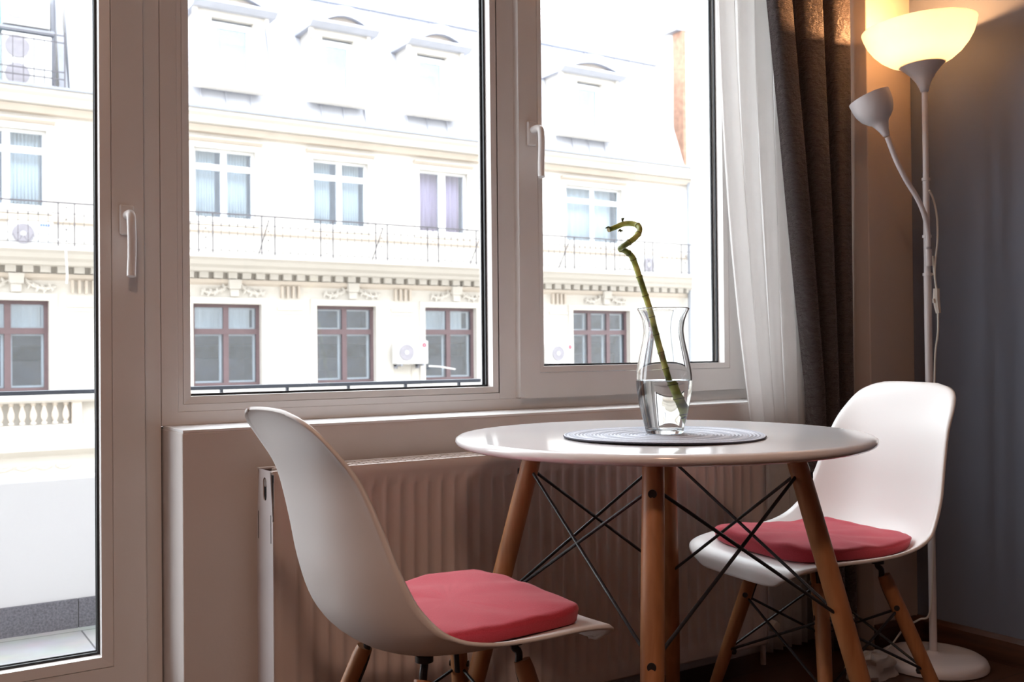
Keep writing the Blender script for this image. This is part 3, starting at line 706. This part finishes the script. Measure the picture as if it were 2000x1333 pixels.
# cord, switch
cp = catmull([px(1815, 372, 2.79), px(1823, 390, 2.80), px(1830, 425, 2.80), px(1831, 470, 2.795), px(1827, 510, 2.79), px(1826, 540, 2.785), px(1829, 565, 2.785)], 8)
cord = MB().tube(cp, .0028, 8); cord.tube(catmull([px(1822, 500, 2.79), px(1824, 530, 2.79), px(1828, 563, 2.787)], 6), .0022, 8)
cord.tube(catmull([px(1832, 610, 2.785), px(1832, 650, 2.785), px(1827, 690, 2.79), px(1825, 760, 2.79), px(1823, 900, 2.79), px(1822, 1100, 2.79), px(1816, 1197, 2.79), px(1795, 1211, 2.80), px(1766, 1228, 2.81), px(1740, 1262, 2.80), px(1720, 1275, 2.79)], 6), .0028, 8)
cord.build('power_cord', M['cord'], lp, smooth=True)
sp = px(1829, 563, 2.785); sm = MB(); pp = [px(1829, 564, 2.785), px(1829, 585, 2.785), px(1831, 600, 2.785), px(1833, 612, 2.785)]
sm.tube(pp, [.0085, .0095, .0088, .0070], 8); sm.build('cord_switch', M['cord'], lp, smooth=True, angle=30)
MB().tube([px(1823, 584, 2.781), px(1824, 592, 2.781)], .0035, 8).build('switch_rocker', M['cord'], lp)
MB().tube([lpz(1.1) + Vector((0, 0, 0)), px(1827, 536, 2.787)], .0022, 8).build('cord_tie', M['cord'], lp)
# small thing on the floor by the lamp base
ad = tag(empty('plug_adapter', (2.27, 1.72, 0)), 'crumpled off-white plastic bag lying on the floor beside the lamp base', 'plastic bag')
vs = []; n1, n2 = 14, 22
G = []
for i in range(n1 + 1):
    ph = PI / 2 * i / n1; row = []
    for j in range(n2 + 1):
        a = 2 * PI * (j % n2) / n2; rr = 1 + .30 * noise.noise(Vector((math.cos(a) * 1.6, math.sin(a) * 1.6, i * .25)))
        row.append((2.30 + .085 * rr * math.cos(ph) ** .6 * math.cos(a), 1.76 + .050 * rr * math.cos(ph) ** .6 * math.sin(a), max(.0, .060 * math.sin(ph) * (1 + .25 * noise.noise(Vector((math.cos(a) * 2, math.sin(a) * 2, 5)))))))
    G.append(row)
MB().grid(G).build('bag_body', M['adapter'], ad, smooth=True, angle=25)
ad.name = 'plastic_bag'

# ================================================================== ASSUMED CEILING LAMP (added behind the camera, unseen)
cl = tag(empty('assumed_ceiling_lamp', (-.35, -.55, ZC)), 'assumed round warm ceiling lamp added behind the viewpoint, out of view', 'lamp')
MB().lathe([(0, 0), (.16, 0), (.165, -.01), (.165, -.03), (.155, -.035)], (-.35, -.55, ZC), 48).build('mount', M['lampwhite'], cl, smooth=True)
MB().lathe([(.155, -.03), (.14, -.065), (.10, -.09), (.05, -.102), (0, -.105)], (-.35, -.55, ZC), 48).build('diffuser', M['assumed_room_bulb'], cl, smooth=True)
ld = bpy.data.lights.new('assumed_ceiling_light', 'AREA'); ld.shape = 'DISK'; ld.size = .32; ld.energy = ROOM_W; ld.color = (1, .66, .50)  # added light, warms the window frames and room from out of view
lo = bpy.data.objects.new('assumed_ceiling_light', ld); COL.objects.link(lo); lo.parent = cl; lo.location = (0, 0, -.115)

# ================================================================== BALCONY
YP = 3.655; BZ = -.03
struct(MB().box(-2.5, 2.40, BZ - .2, 3.7, YP + .14, BZ).build('floor_balcony', M['balc_tile']))
struct(MB().box(-2.5, YP, BZ, 3.568, YP + .12, .478).build('wall_parapet', M['plaster_out'], bevel=.006))
sk = MB(); x = -2.4
while x < 3.5: sk.box(x, YP - .010, BZ, min(x + .597, 3.56), YP, BZ + .098); x += .6
struct(sk.build('trim_3', M['skirt_tile']), 'dark grey speckled tile skirting at the foot of the balcony parapet')
struct(MB().box(3.568, 2.30, BZ, 3.70, YP + .14, 3.3).build('wall_partition', M['plaster_out']))
br_ = tag(empty('balcony_railing', (.6, YP + .03, .478)), 'dark grey metal handrail on thin posts above the white balcony parapet', 'railing')
MB().box(-2.4, YP + .012, .762, 2.30, YP + .052, .776).build('handrail', M['rail_dark'], br_, bevel=.002)
x = .578 - 3 * .755
while x < 2.3:
    if abs(x - .578) < .01 or x > .9 or x < .3: MB().box(x - .005, YP + .026, .47, x + .005, YP + .038, .763).build('post', M['rail_dark'], br_)
    x += .2535

# ================================================================== BUILDING ACROSS THE STREET
FY = 24.0
bd = tag(empty('apartment_building', (10, FY, -8)), 'cream historic apartment building with mansard roof and iron balcony across the street', 'building')
XA, XB = -9.0, 22.42
brown = [(-4.6, -2.95, 2), (1.75, 3.37, 2), (6.50, 8.17, 2), (9.61, 11.26, 2), (12.72, 14.34, 2), (17.71, 19.90, 3)]
whitew = [(1.75, 3.33), (6.54, 8.04), (9.53, 11.07), (12.58, 14.10), (17.49, 19.63)]
brown = brown[1:]
holes = [(a, b_, .11, 2.11) for a, b_, _ in brown] + [(a, b_, 4.15, 5.86) for a, b_ in whitew]
def holed_wall(mb, x0, x1, z0, z1, holes, y, depth):
    xs = sorted({x0, x1} | {h[0] for h in holes} | {h[1] for h in holes}); zs = sorted({z0, z1} | {h[2] for h in holes} | {h[3] for h in holes})
    for i in range(len(xs) - 1):
        for k in range(len(zs) - 1):
            cx, cz = (xs[i] + xs[i + 1]) / 2, (zs[k] + zs[k + 1]) / 2
            if any(h[0] < cx < h[1] and h[2] < cz < h[3] for h in holes): continue
            mb.add([(xs[i], y, zs[k]), (xs[i + 1], y, zs[k]), (xs[i + 1], y, zs[k + 1]), (xs[i], y, zs[k + 1])], [(0, 1, 2, 3)])
    for a, b_, c, d in holes:
        mb.add([(a, y, c), (b_, y, c), (b_, y, d), (a, y, d), (a, y + depth, c), (b_, y + depth, c), (b_, y + depth, d), (a, y + depth, d)], [(0, 1, 5, 4), (1, 2, 6, 5), (2, 3, 7, 6), (3, 0, 4, 7)])
    mb.add([(x1, y, z0), (x1, y + 10, z0), (x1, y + 10, z1), (x1, y, z1)], [(0, 1, 2, 3)])
    mb.add([(x0, y, z0), (x0, y + 10, z0), (x0, y + 10, z1), (x0, y, z1)], [(0, 1, 2, 3)])
    return mb
holed_wall(MB(), XA, XB, -8, 6.6, holes, FY, .35).build('facade_wall', M['stucco'], bd)
# floor inside: recess behind every window
def recess(x0, x1, z0, z1, y0, y1, m, parent):
    b_ = MB(); b_.add([(x0, y0, z0), (x1, y0, z0), (x1, y0, z1), (x0, y0, z1), (x0, y1, z0), (x1, y1, z0), (x1, y1, z1), (x0, y1, z1)],
                      [(4, 5, 6, 7), (0, 1, 5, 4), (1, 2, 6, 5), (2, 3, 7, 6), (3, 0, 4, 7)])
    return b_.build('room_inside', m, parent)
def frame_bars(mb, x0, x1, z0, z1, w, y0, y1, nv=1, zt=None, wm=None):
    rect_frame(mb, x0, x1, z0, z1, w, w, w, w, y0, y1); wm = wm or w
    for k in range(nv):
        c = x0 + (x1 - x0) * (k + 1) / (nv + 1); mb.box(c - wm / 2, y0, z0 + w, c + wm / 2, y1, z1 - w)
    if zt is not None: mb.box(x0 + w, y0 - .01, zt - wm / 2, x1 - w, y1, zt + wm / 2)
for i, (a, b_, nv) in enumerate(brown):
    mb = MB(); frame_bars(mb, a, b_, .11, 2.11, .085, FY + .14, FY + .22, nv - 1, 1.44, .13)
    mb.box(a - .02, FY + .125, 1.485, b_ + .02 - .02, FY + .15, 1.51)
    w = mb.build('brown_window', M['brown_frame'], bd)
    mb = MB(); n_ = nv; wd = (b_ - a) / n_
    for q in range(n_):
        l = a + wd * q + .07; r_ = a + wd * (q + 1) - .07
        for z0, z1 in ((.20, 1.37), (1.51, 2.02)): rect_frame(mb, l, r_ - .0, z0, z1, .035, .05, .04, .03, FY + .30, FY + .34)
    mb.build('inner_sash', M['white_frame'], w)
    MB().box(a + .03, FY + .175, .14, b_ - .03, FY + .18, 2.08).build('pane', M['far_glass'], w)
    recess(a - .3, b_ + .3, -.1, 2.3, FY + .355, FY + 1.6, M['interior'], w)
    MB().box(a - .1, FY + .9, -.1, b_ + .1, FY + 1.5, .78).build('reflection_block', M['reflection_block'], w)  # added dark box, imitates the dark reflection low in the pane
    MB().box(a - .1, FY + .8, 1.12, b_ + .1, FY + 1.3, 1.38).build('reflection_strip', M['reflection_block'], w)  # added dark strip, imitates the reflected dark band higher up
    if i in (0, 1, 3):
        G = [[(a + .1 + .05 * (k % 2) * 0 + (b_ - a - .2) * k / 40, FY + .62 + .02 * math.sin(k * 1.3), z) for k in range(41)] for z in (1.45, 2.2)]
        MB().grid(G).build('blind', M['drape_white'], w, solid=.01)
for i, (a, b_) in enumerate(whitew):
    mb = MB(); frame_bars(mb, a, b_, 4.15, 5.86, .07, FY + .10, FY + .18, 1, 5.42 if i != 3 else None, .15 if i != 3 else .22)
    w = mb.build('white_window', M['white_frame'], bd)
    MB().box(a + .03, FY + .135, 4.18, b_ - .03, FY + .14, 5.83).build('pane', M['far_glass'], w)
    recess(a - .2, b_ + .2, 4.0, 6.0, FY + .352, FY + 1.1, M['interior_light'], w)
    segs = [(.05, .42), (.55, .95)] if i != 4 else [(.05, .95)]
    if i == 3: segs = [(.02, .98)]
    for s0, s1 in segs:
        xa, xb = a + (b_ - a) * s0, a + (b_ - a) * s1
        G = [[(xa + (xb - xa) * k / 48, FY + .42 + .03 * math.sin(k * 1.1), z) for k in range(49)] for z in (4.05, 5.95)]
        MB().grid(G).build('drape', M['drape_pink'] if i == 3 else M['drape_white'], w, smooth=True, solid=.01)
# window surrounds and lintels
for a, b_, _ in brown:
    mb = MB(); rect_frame(mb, a - .16, b_ + .16, .0, 2.27, .16, .16, .11, .16, FY - .045, FY + .01); mb.build('window_surround', M['stucco'], bd)
for a, b_ in whitew:
    mb = MB(); rect_frame(mb, a - .13, b_ + .13, 4.02, 5.99, .13, .13, .13, .13, FY - .04, FY + .01); mb.build('window_surround', M['stucco'], bd)
    mb = MB().prism_x([(FY, 5.99), (FY - .12, 6.07), (FY - .13, 6.10), (FY, 6.10)], a - .17, b_ + .17); mb.build('window_lintel', M['stucco_warm'], bd)
# main balcony slab with dentils
mb = MB(); mb.prism_x([(FY, 3.20), (22.72, 3.20), (22.70, 3.12), (22.95, 3.07), (23.05, 2.98), (23.35, 2.93), (23.42, 2.86), (FY, 2.86)], XA, XB + .12)
mb.build('balcony_slab', M['stucco'], bd)
mb = MB(); x = XA + .1
while x < XB: mb.box(x, FY - .17, 2.72, x + .21, FY, 2.86); x += .345
mb.build('dentil_course', M['stucco'], bd)
mb = MB(); mb.prism_x([(FY, 2.70), (FY - .10, 2.70), (FY - .08, 2.62), (FY, 2.56)], XA, XB); mb.build('dentil_backing', M['stucco_warm'], bd)
mb = MB(); mb.prism_x([(FY, 3.98), (FY - .10, 3.98), (FY - .08, 3.86), (FY, 3.82)], XA, XB); mb.build('parapet_moulding', M['stucco_warm'], bd)
mb = MB(); mb.prism_x([(FY, 6.20), (FY - .14, 6.22), (FY - .26, 6.36), (FY, 6.42)], XA, XB + .1); mb.build('cornice_underside', M['stucco_warm'], bd)
mb = MB(); mb.prism_x([(FY, 6.36), (FY - .42, 6.38), (FY - .46, 6.52), (FY - .60, 6.58), (FY - .60, 6.66), (FY + .2, 6.78), (FY + .2, 6.36)], XA, XB + .25); mb.build('upper_cornice', M['stucco'], bd)
mb = MB(); mb.prism_x([(FY - .58, 6.66), (FY - .66, 6.66), (FY - .66, 6.72), (FY - .55, 6.72)], XA, XB + .3); mb.build('gutter', M['zinc'], bd)
# keystones, swags, fluted blocks
for a, b_, _ in brown:
    c = (a + b_) / 2 + .15
    mb = MB(); mb.prism_y([(c - .16, 2.70), (c - .14, 2.47), (c + .14, 2.47), (c + .16, 2.70)], FY - .16, FY); mb.prism_y([(c - .11, 2.47), (c - .10, 2.29), (c + .10, 2.29), (c + .11, 2.47)], FY - .10, FY)
    mb.build('keystone', M['stucco'], bd, bevel=.01)
    mb = MB()
    for s in (-1, 1):
        pts = [(c + s * (.18 + .62 * t), FY - .05, 2.53 - .12 * math.sin(PI * t * .9) - .06 * t) for t in [k / 12 for k in range(13)]]
        mb.tube(pts, [.015 + .022 * math.sin(PI * k / 12) + .02 * (k % 2) for k in range(13)], 8)
        for k in range(12):
            q = Vector(pts[k]); dr_ = Vector((math.cos(k * 2.1), -.2, math.sin(k * 2.1))).normalized(); mb.tube([q, q + dr_ * .07, q + dr_ * .12], [.022, .03, .005], 6)
    mb.build('swag_relief', M['stucco'], bd, smooth=True)
for x in (3.78, 8.63, 11.76, 16.9):
    mb = MB(); mb.box(x - .05, FY - .04, 1.98, x + .62, FY, 2.06); mb.box(x - .05, FY - .03, 1.88, x + .62, FY, 1.92)
    mb.build('frieze_panel', M['stucco'], bd)
    mb = MB()
    for k in range(4): mb.box(x + k * .145 + .03, FY - .09, 2.28, x + k * .145 + .09, FY, 2.58)
    mb.build('fluted_block', M['stucco_warm'], bd)
    p0 = x - .02; mb = MB(); rect_frame(mb, p0, p0 + .6, .1, 1.8, .03, .03, .03, .03, FY - .02, FY); mb.build('pilaster_panel', M['stucco'], bd)
# balustrade below the left brown window
mb = MB(); mb.prism_x([(FY, .0), (FY - .30, .0), (FY - .30, -.07), (FY - .22, -.13), (FY, -.14)], XA, XB); mb.build('sill_course', M['stucco'], bd)
mb = MB(); mb.prism_x([(FY, -.62), (FY - .22, -.62), (FY - .25, -.70), (FY - .22, -1.0), (FY - .34, -1.06), (FY - .34, -1.16), (FY, -1.32)], XA, XB); mb.build('string_course', M['stucco'], bd)
x = 1.72
bal = [(.03, -.60), (.06, -.60), (.06, -.56), (.035, -.54), (.075, -.44), (.07, -.36), (.04, -.26), (.032, -.20), (.06, -.17), (.06, -.13), (.03, -.13)]
while x < 3.75: MB().lathe(bal, (x, FY - .12, 0), 14).build('baluster', M['stucco_warm'], bd, smooth=True); x += .218
MB().box(3.80, FY - .20, -.62, 4.0, FY, -.13).build('pedestal', M['stucco_warm'], bd)
mb = MB()
for s in range(5):
    pts = [(1.9 + .4 * s + .30 * t, FY - .03, -1.52 - .06 * math.sin(PI * t)) for t in [k / 6 for k in range(7)]]; mb.tube(pts, .03, 6)
mb.build('lower_relief', M['stucco'], bd, smooth=True)
# iron balcony railing
ry = 22.80; rl = empty('iron_railing', (10, ry, 3.2)); rl.parent = bd; rl.location = (0, ry - FY, 11.2)
mb = MB(); mb.box(2.0 - 4, ry - .02, 4.115, XB - .9, ry + .02, 4.145); mb.box(-2, ry - .01, 3.895, XB - .9, ry + .01, 3.910); mb.box(-2, ry - .01, 3.265, XB - .9, ry + .01, 3.280); mb.build('rail_bar', M['iron'], rl)
mb = MB(); x = 3.47 - 1.46 * 3
posts = []
while x < XB - 1: posts += [x, x + .31]; x += 1.46 if x < 3 else 1.4615
# positions read from the picture: 3.47 then 6.32, 7.79 ...
posts = []
for k in range(-4, 12): posts += [6.32 + 1.4675 * k, 6.32 + 1.4675 * k + .32]
for x in posts:
    if x < XB - .9: mb.box(x - .012, ry - .012, 3.2, x + .012, ry + .012, 4.13)
mb.build('rail_post', M['iron'], rl)
mb = MB(); 
for k in range(-4, 11):
    x0 = 6.32 + 1.4675 * k + .32; w_ = 1.4675 - .32
    for q in range(1, 6):
        x = x0 + w_ * q / 6
        if x > XB - .95: continue
        mb.box(x - .005, ry - .004, 3.28, x + .005, ry + .004, 3.90)
        for zz, rr in ((3.87, .022), (3.45, .016), (3.30, .014), (4.01, .016)): mb.lathe([(0, -rr), (rr, 0), (0, rr)], (x, ry, zz), 6)
        if q < 6:
            pts = [(x - .09 + .18 * t, ry, 4.08 - .16 * (2 * t - 1) ** 2) for t in [i / 6 for i in range(7)]]; mb.tube(pts, .004, 4)
            pts = [(x - .09 + .18 * t, ry, 3.30 + .13 * (2 * t - 1) ** 2) for t in [i / 6 for i in range(7)]]; mb.tube(pts, .004, 4)
    xm = x0 - .16
    if xm < XB - 1:
        for zz in (4.03, 3.78, 3.56, 3.32): mb.lathe([(0, -.024), (.024, 0), (0, .024)], (xm, ry, zz), 6)
        for zz in (3.67, 3.42): mb.tube([(xm + .07 * math.cos(t * PI / 6), ry, zz + .09 * math.sin(t * PI / 6)) for t in range(13)], .004, 4)
mb.build('rail_ornament', M['iron'], rl)
mb = MB()
for x in (7.98, 10.95 - .0, 13.85, 16.8): mb.tube([(x, ry + .05, 4.05), (x - .12, ry + .5, 3.2)], .014, 5)
mb.build('rail_stay', M['iron'], rl)
# mansard roof
RY = 25.25; RZ = 10.45
mb = MB()
# leave a notch for the roof terrace at the left
NX = 3.85
mb.add([(NX, FY + .1, 6.75), (XB, FY + .1, 6.75), (XB - .25, RY, RZ), (NX, RY, RZ)], [(0, 1, 2, 3)])
mb.add([(XB, FY + .1, 6.75), (XB, FY + 10, 6.75), (XB - .25, FY + 9, RZ), (XB - .25, RY, RZ)], [(0, 1, 2, 3)])
mb.add([(XA, RY, RZ - .2), (NX, RY, RZ - .2), (NX, RY, RZ), (XA, RY, RZ)], [(0, 1, 2, 3)])
mb.add([(XA, RY - .05, RZ), (XB - .2, RY - .05, RZ), (XB - 1.2, RY + 6, RZ + 2.2), (XA, RY + 6, RZ + 2.2)], [(0, 1, 2, 3)])
mb.add([(NX, FY + .1, 6.75), (NX, RY, RZ), (NX, RY + 1, RZ), (NX, RY + 1, 6.75)], [(0, 1, 2, 3)])
mb.build('mansard_roof', M['roof'], bd)
mb = MB(); mb.box(XA, RY - .12, RZ - .05, XB - .15, RY, RZ + .04); mb.build('roof_break_flashing', M['hood_zinc'], bd)
mb = MB(); x = NX + .45
while x < XB - .3: mb.add([(x - .012, FY + .07, 6.8), (x + .012, FY + .07, 6.8), (x + .012, RY - .03, RZ), (x - .012, RY - .03, RZ), (x - .012, FY + .1, 6.8), (x + .012, FY + .1, 6.8), (x + .012, RY, RZ), (x - .012, RY, RZ)], [(0, 1, 2, 3), (0, 3, 7, 4), (1, 5, 6, 2)]); x += .62
mb.build('standing_seam', M['roof'], bd)
# dormers
def dormer(xa, xb, ga, gb):
    w = xb - xa; cx = (xa + xb) / 2; y0 = FY - .05
    za, zb = 7.45, 9.25
    mb = MB(); body = (xa + .13, xb - .17)
    # front with the window hole, side cheeks running back to the roof slope
    hole = (ga - .17, gb + .17, za + .16, 9.04)
    holed = MB(); xs = [body[0], hole[0], hole[1], body[1]]; zs = [za, hole[2], hole[3], zb]
    for i in range(3):
        for k in range(3):
            if i == 1 and k == 1: continue
            holed.add([(xs[i], y0, zs[k]), (xs[i + 1], y0, zs[k]), (xs[i + 1], y0, zs[k + 1]), (xs[i], y0, zs[k + 1])], [(0, 1, 2, 3)])
    a, b_, c, d = hole
    holed.add([(a, y0, c), (b_, y0, c), (b_, y0, d), (a, y0, d), (a, y0 + .3, c), (b_, y0 + .3, c), (b_, y0 + .3, d), (a, y0 + .3, d)], [(0, 1, 5, 4), (1, 2, 6, 5), (2, 3, 7, 6), (3, 0, 4, 7)])
    for x in body: holed.add([(x, y0, za), (x, y0 + .5, za), (x, y0 + 1.15, zb), (x, y0, zb)], [(0, 1, 2, 3)])
    holed.box(xa, y0 - .14, za - .12, xb - .02, y0 + .2, za + .02)
    dm = holed.build('dormer', M['stucco'], bd)
    # arched hood
    n_ = 18; xl, xr, zh = xa + .02, xb + .05, zb
    outer = [(xl + (xr - xl) * t, zh + .10 + .46 * math.sin(PI * t) ** .8) for t in [k / n_ for k in range(n_ + 1)]]
    inn = [(xl + .36 + (xr - xl - .72) * t, zh + .13 + .17 * math.sin(PI * t) ** .9) for t in [k / n_ for k in range(n_ + 1)]]
    hm = MB(); k = n_ + 1
    for yy in (y0 - .30,):
        hm.add([(x, yy, z) for x, z in outer] + [(x, yy, z) for x, z in inn], [(i, i + 1, k + i + 1, k + i) for i in range(n_)])
    hm.add([(x, y0 - .30, z) for x, z in outer] + [(x, y0 + 1.3, z) for x, z in outer], [(i, i + 1, k + i + 1, k + i) for i in range(n_)])
    hm.add([(x, y0 - .30, z) for x, z in inn] + [(x, y0 - .12, z) for x, z in inn], [(i, i + 1, k + i + 1, k + i) for i in range(n_)])
    hm.prism_x([(y0 + 1.2, zh + .12), (y0 - .32, zh + .12), (y0 - .34, zh + .05), (y0 - .16, zh - .05), (y0 + 1.1, zh - .05)], xl - .03, xr + .03)
    hm.build('dormer_hood', M['hood_zinc'], dm)
    t_ = MB(); t_.add([(x, y0 - .12, z) for x, z in inn], [tuple(range(k))]); t_.build('tympanum', M['stucco_warm'], dm)
    fr = MB(); frame_bars(fr, hole[0], hole[1], hole[2], hole[3] - .06, .15, y0 + .14, y0 + .2, 0); 
    fr.build('dormer_window', M['white_frame'], dm)
    MB().box(hole[0] + .1, y0 + .165, hole[2] + .1, hole[1] - .1, y0 + .17, hole[3] - .15).build('pane', M['far_glass'], dm)
    recess(hole[0] - .02, hole[1] + .02, hole[2] - .1, hole[3] + .1, y0 + .302, y0 + .75, M['interior_light'], dm)
    sc = MB()
    for x, s in ((body[0], -1), (body[1], 1)):
        sc.tube([(x + s * (.12 + .09 * math.cos(t * .5) * (1 - t / 18)), y0 - .02, za + .20 + .11 * math.sin(t * .5) * (1 - t / 18)) for t in range(14)], .03, 8)
        sc.box(x - .10 if s < 0 else x, y0 - .07, zb - .32, x if s < 0 else x + .10, y0 + .05, zb - .05)
    sc.build('scroll', M['stucco'], dm, smooth=True)
dormer(6.50, 8.45, 7.15, 7.85); dormer(9.42, 11.20, 9.97, 10.52); dormer(12.20, 14.03, 12.70, 13.30); dormer(17.25, 19.55, 18.10, 18.72)
# roof terrace at the left
tr = MB(); tr.box(XA, FY + .9, 6.75, 2.75, FY + 1.0, RZ); tr.build('terrace_wall', M['teal'], bd)
MB().box(2.75, FY + .9, 6.75, NX, FY + 1.0, RZ).build('terrace_wall', M['stucco'], bd)
MB().box(XA, FY + .1, 6.70, NX, FY + 1.2, 6.80).build('terrace_floor', M['zinc'], bd)
MB().box(3.50, FY + .45, 6.78, 3.60, FY + .60, RZ).build('terrace_post', M['zinc'], bd)
MB().add([(3.62, FY + .1, 6.8), (3.80, FY + .1, 6.8), (3.62, RY - .6, RZ), (3.55, RY - .6, RZ)], [(0, 1, 2, 3)]).build('terrace_flashing', M['zinc'], bd, solid=.03)
tl = MB()
for z in (7.04, 7.20, 7.86, 8.02): tl.box(-1, FY - .02, z, 3.72, FY + .005, z + .022)
x = -.9
while x < 3.75: tl.box(x - .008, FY - .015, 6.78, x + .008, FY, 7.9); x += .21
tl.box(3.70, FY - .03, 6.78, 3.73, FY, 8.1); tl.build('terrace_railing', M['iron'], bd)
# rain pipe and end details
MB().tube([(XB - .12, FY - .15, 6.4), (XB - .12, FY - .15, 3.2)], .06, 12).build('rain_pipe', M['rain_pipe'], bd, smooth=True)
MB().tube([(XB - .12, FY - .15, 2.8), (XB - .12, FY - .15, -8)], .06, 12).build('rain_pipe', M['rain_pipe'], bd, smooth=True)
MB().box(XB - .9, ry - .02, 3.2, XB - .86, ry + .02, 4.15).build('end_post', M['iron'], bd)
# taller neighbour with exposed brick edge
nb = tag(empty('neighbouring_house', (23.4, FY + 1, -8)), 'taller pale house with a strip of orange brick beyond the mansard roof, at the right', 'building')
MB().box(24.15, FY + 2, -8, 30, FY + 8, 12.2).build('wall', M['stucco'], nb)
MB().box(24.02, FY + 1.9, 6.0, 24.15, FY + 2.4, 12.1).build('brick_edge', M['brick'], nb)
MB().box(23.8, FY + 1.95, 12.1, 24.4, FY + 2.5, 12.2).build('ledge', M['zinc'], nb)
MB().prism_y([(23.85, 12.2), (24.2, 12.2), (24.0, 15.0), (23.3, 15.0)], FY + 2, FY + 3).build('roof_edge', M['roof'], nb)

# air conditioning units
def ac(loc, w, h, fans, label, group='outdoor air conditioning units on the opposite building', logo=None, bracket=True):
    o = tag(empty('air_conditioner', loc), label, 'air conditioner', group)
    x, y, z = loc; d = .32
    MB().box(x - w / 2, y - d / 2, z, x + w / 2, y + d / 2, z + h).build('casing', M['ac_white'], o, bevel=.02)
    fh = h / fans; rr = min(.40 * fh, .21) if fans == 1 else .40 * fh
    for k in range(fans):
        cz = z + fh * (k + .5); cx = x - w / 2 + .06 + rr
        g_ = MB(); T = Matrix.Translation((cx, y - d / 2 - .012, cz)) @ Matrix.Rotation(R(90), 4, 'X')
        g_.lathe([(0, 0), (rr, 0), (rr, .012), (0, .012)], (0, 0, 0), 32).xform(T); g_.build('fan_grille', M['ac_fan'], o, smooth=True)
        if fans > 1: continue
        g_ = MB(); g_.lathe([(0, .013), (.055, .013), (.05, .02), (0, .02)], (0, 0, 0), 20).xform(T); g_.build('fan_hub', M['ac_white'], o, smooth=True)
    if logo == 'red':
        T = Matrix.Translation((x + w / 2 - .12, y - d / 2 - .004, z + h - .12)) @ Matrix.Rotation(R(90), 4, 'X')
        MB().lathe([(.022, 0), (.055, 0), (.055, .006), (.022, .006)], (0, 0, 0), 24, closed=True).xform(T).build('logo', M['red_logo'], o, smooth=True)
    if logo == 'blue':
        lb = MB()
        for q in range(4): lb.box(x + w / 2 - .26 + q * .05, y - d / 2 - .006, z + h - .10, x + w / 2 - .225 + q * .05, y - d / 2, z + h - .05)
        lb.build('logo', M['blue_logo'], o)
    if bracket:
        bk = MB(); 
        for s in (-1, 1): bk.box(x + s * w * .35 - .02, y - d / 2, z - .05, x + s * w * .35 + .02, FY, z); bk.box(x + s * w * .35 - .02, y + d / 2 - .02, z - .12, x + s * w * .35 + .02, FY, z)
        bk.build('bracket', M['zinc'], o)
    return o
ac((12.12, FY - .30, .58), .92, .62, 1, 'outdoor air conditioner with red round logo between the second and third brown windows', logo='red')
ac((16.98, FY - .30, .52), .82, .60, 1, 'outdoor air conditioner with red logo just left of the three-pane brown window', logo='red')
ac((2.93, 23.40, 3.21), .86, .55, 1, 'air conditioner with blue lettering standing on the iron balcony at far left', logo='blue', bracket=False)
ac((20.15, 23.40, 3.21), .72, .58, 1, 'air conditioner standing behind the iron balcony railing at its right end', bracket=False)
ac((2.98, FY + .35, 6.80), 1.0, 1.22, 2, 'tall twin-fan air conditioner behind the roof terrace railing', bracket=False)
ac((2.98, FY + .42, 8.22), .95, .70, 1, 'single-fan air conditioner hung above the twin-fan one on the roof terrace', bracket=False)
MB().box(2.42, FY + .30, 8.10, 3.55, FY + .92, 8.19).build('terrace_shelf', M['zinc'], bd)
hs = MB().tube(catmull([(3.28, 23.1, 3.35), (3.42, 22.75, 3.33), (3.50, 22.66, 3.15), (3.52, 22.66, 2.9), (3.54, 22.7, 2.6), (3.53, 22.7, 2.42)], 6), .018, 8).build('drain_hose', M['white_frame'], None, smooth=True)
tag(hs, 'white drain hose hanging over the edge of the iron balcony at far left', 'hose')
hs = MB().tube([(12.6, 23.55, .52), (12.9, 23.5, .50), (13.35, 23.45, .42)], .02, 8).build('drain_pipe', M['white_frame'], None, smooth=True)
tag(hs, 'short white pipe sticking out across the third brown window', 'pipe')
struct(MB().box(-60, 4, -8.3, 80, 60, -8).build('ground', M['asphalt']))
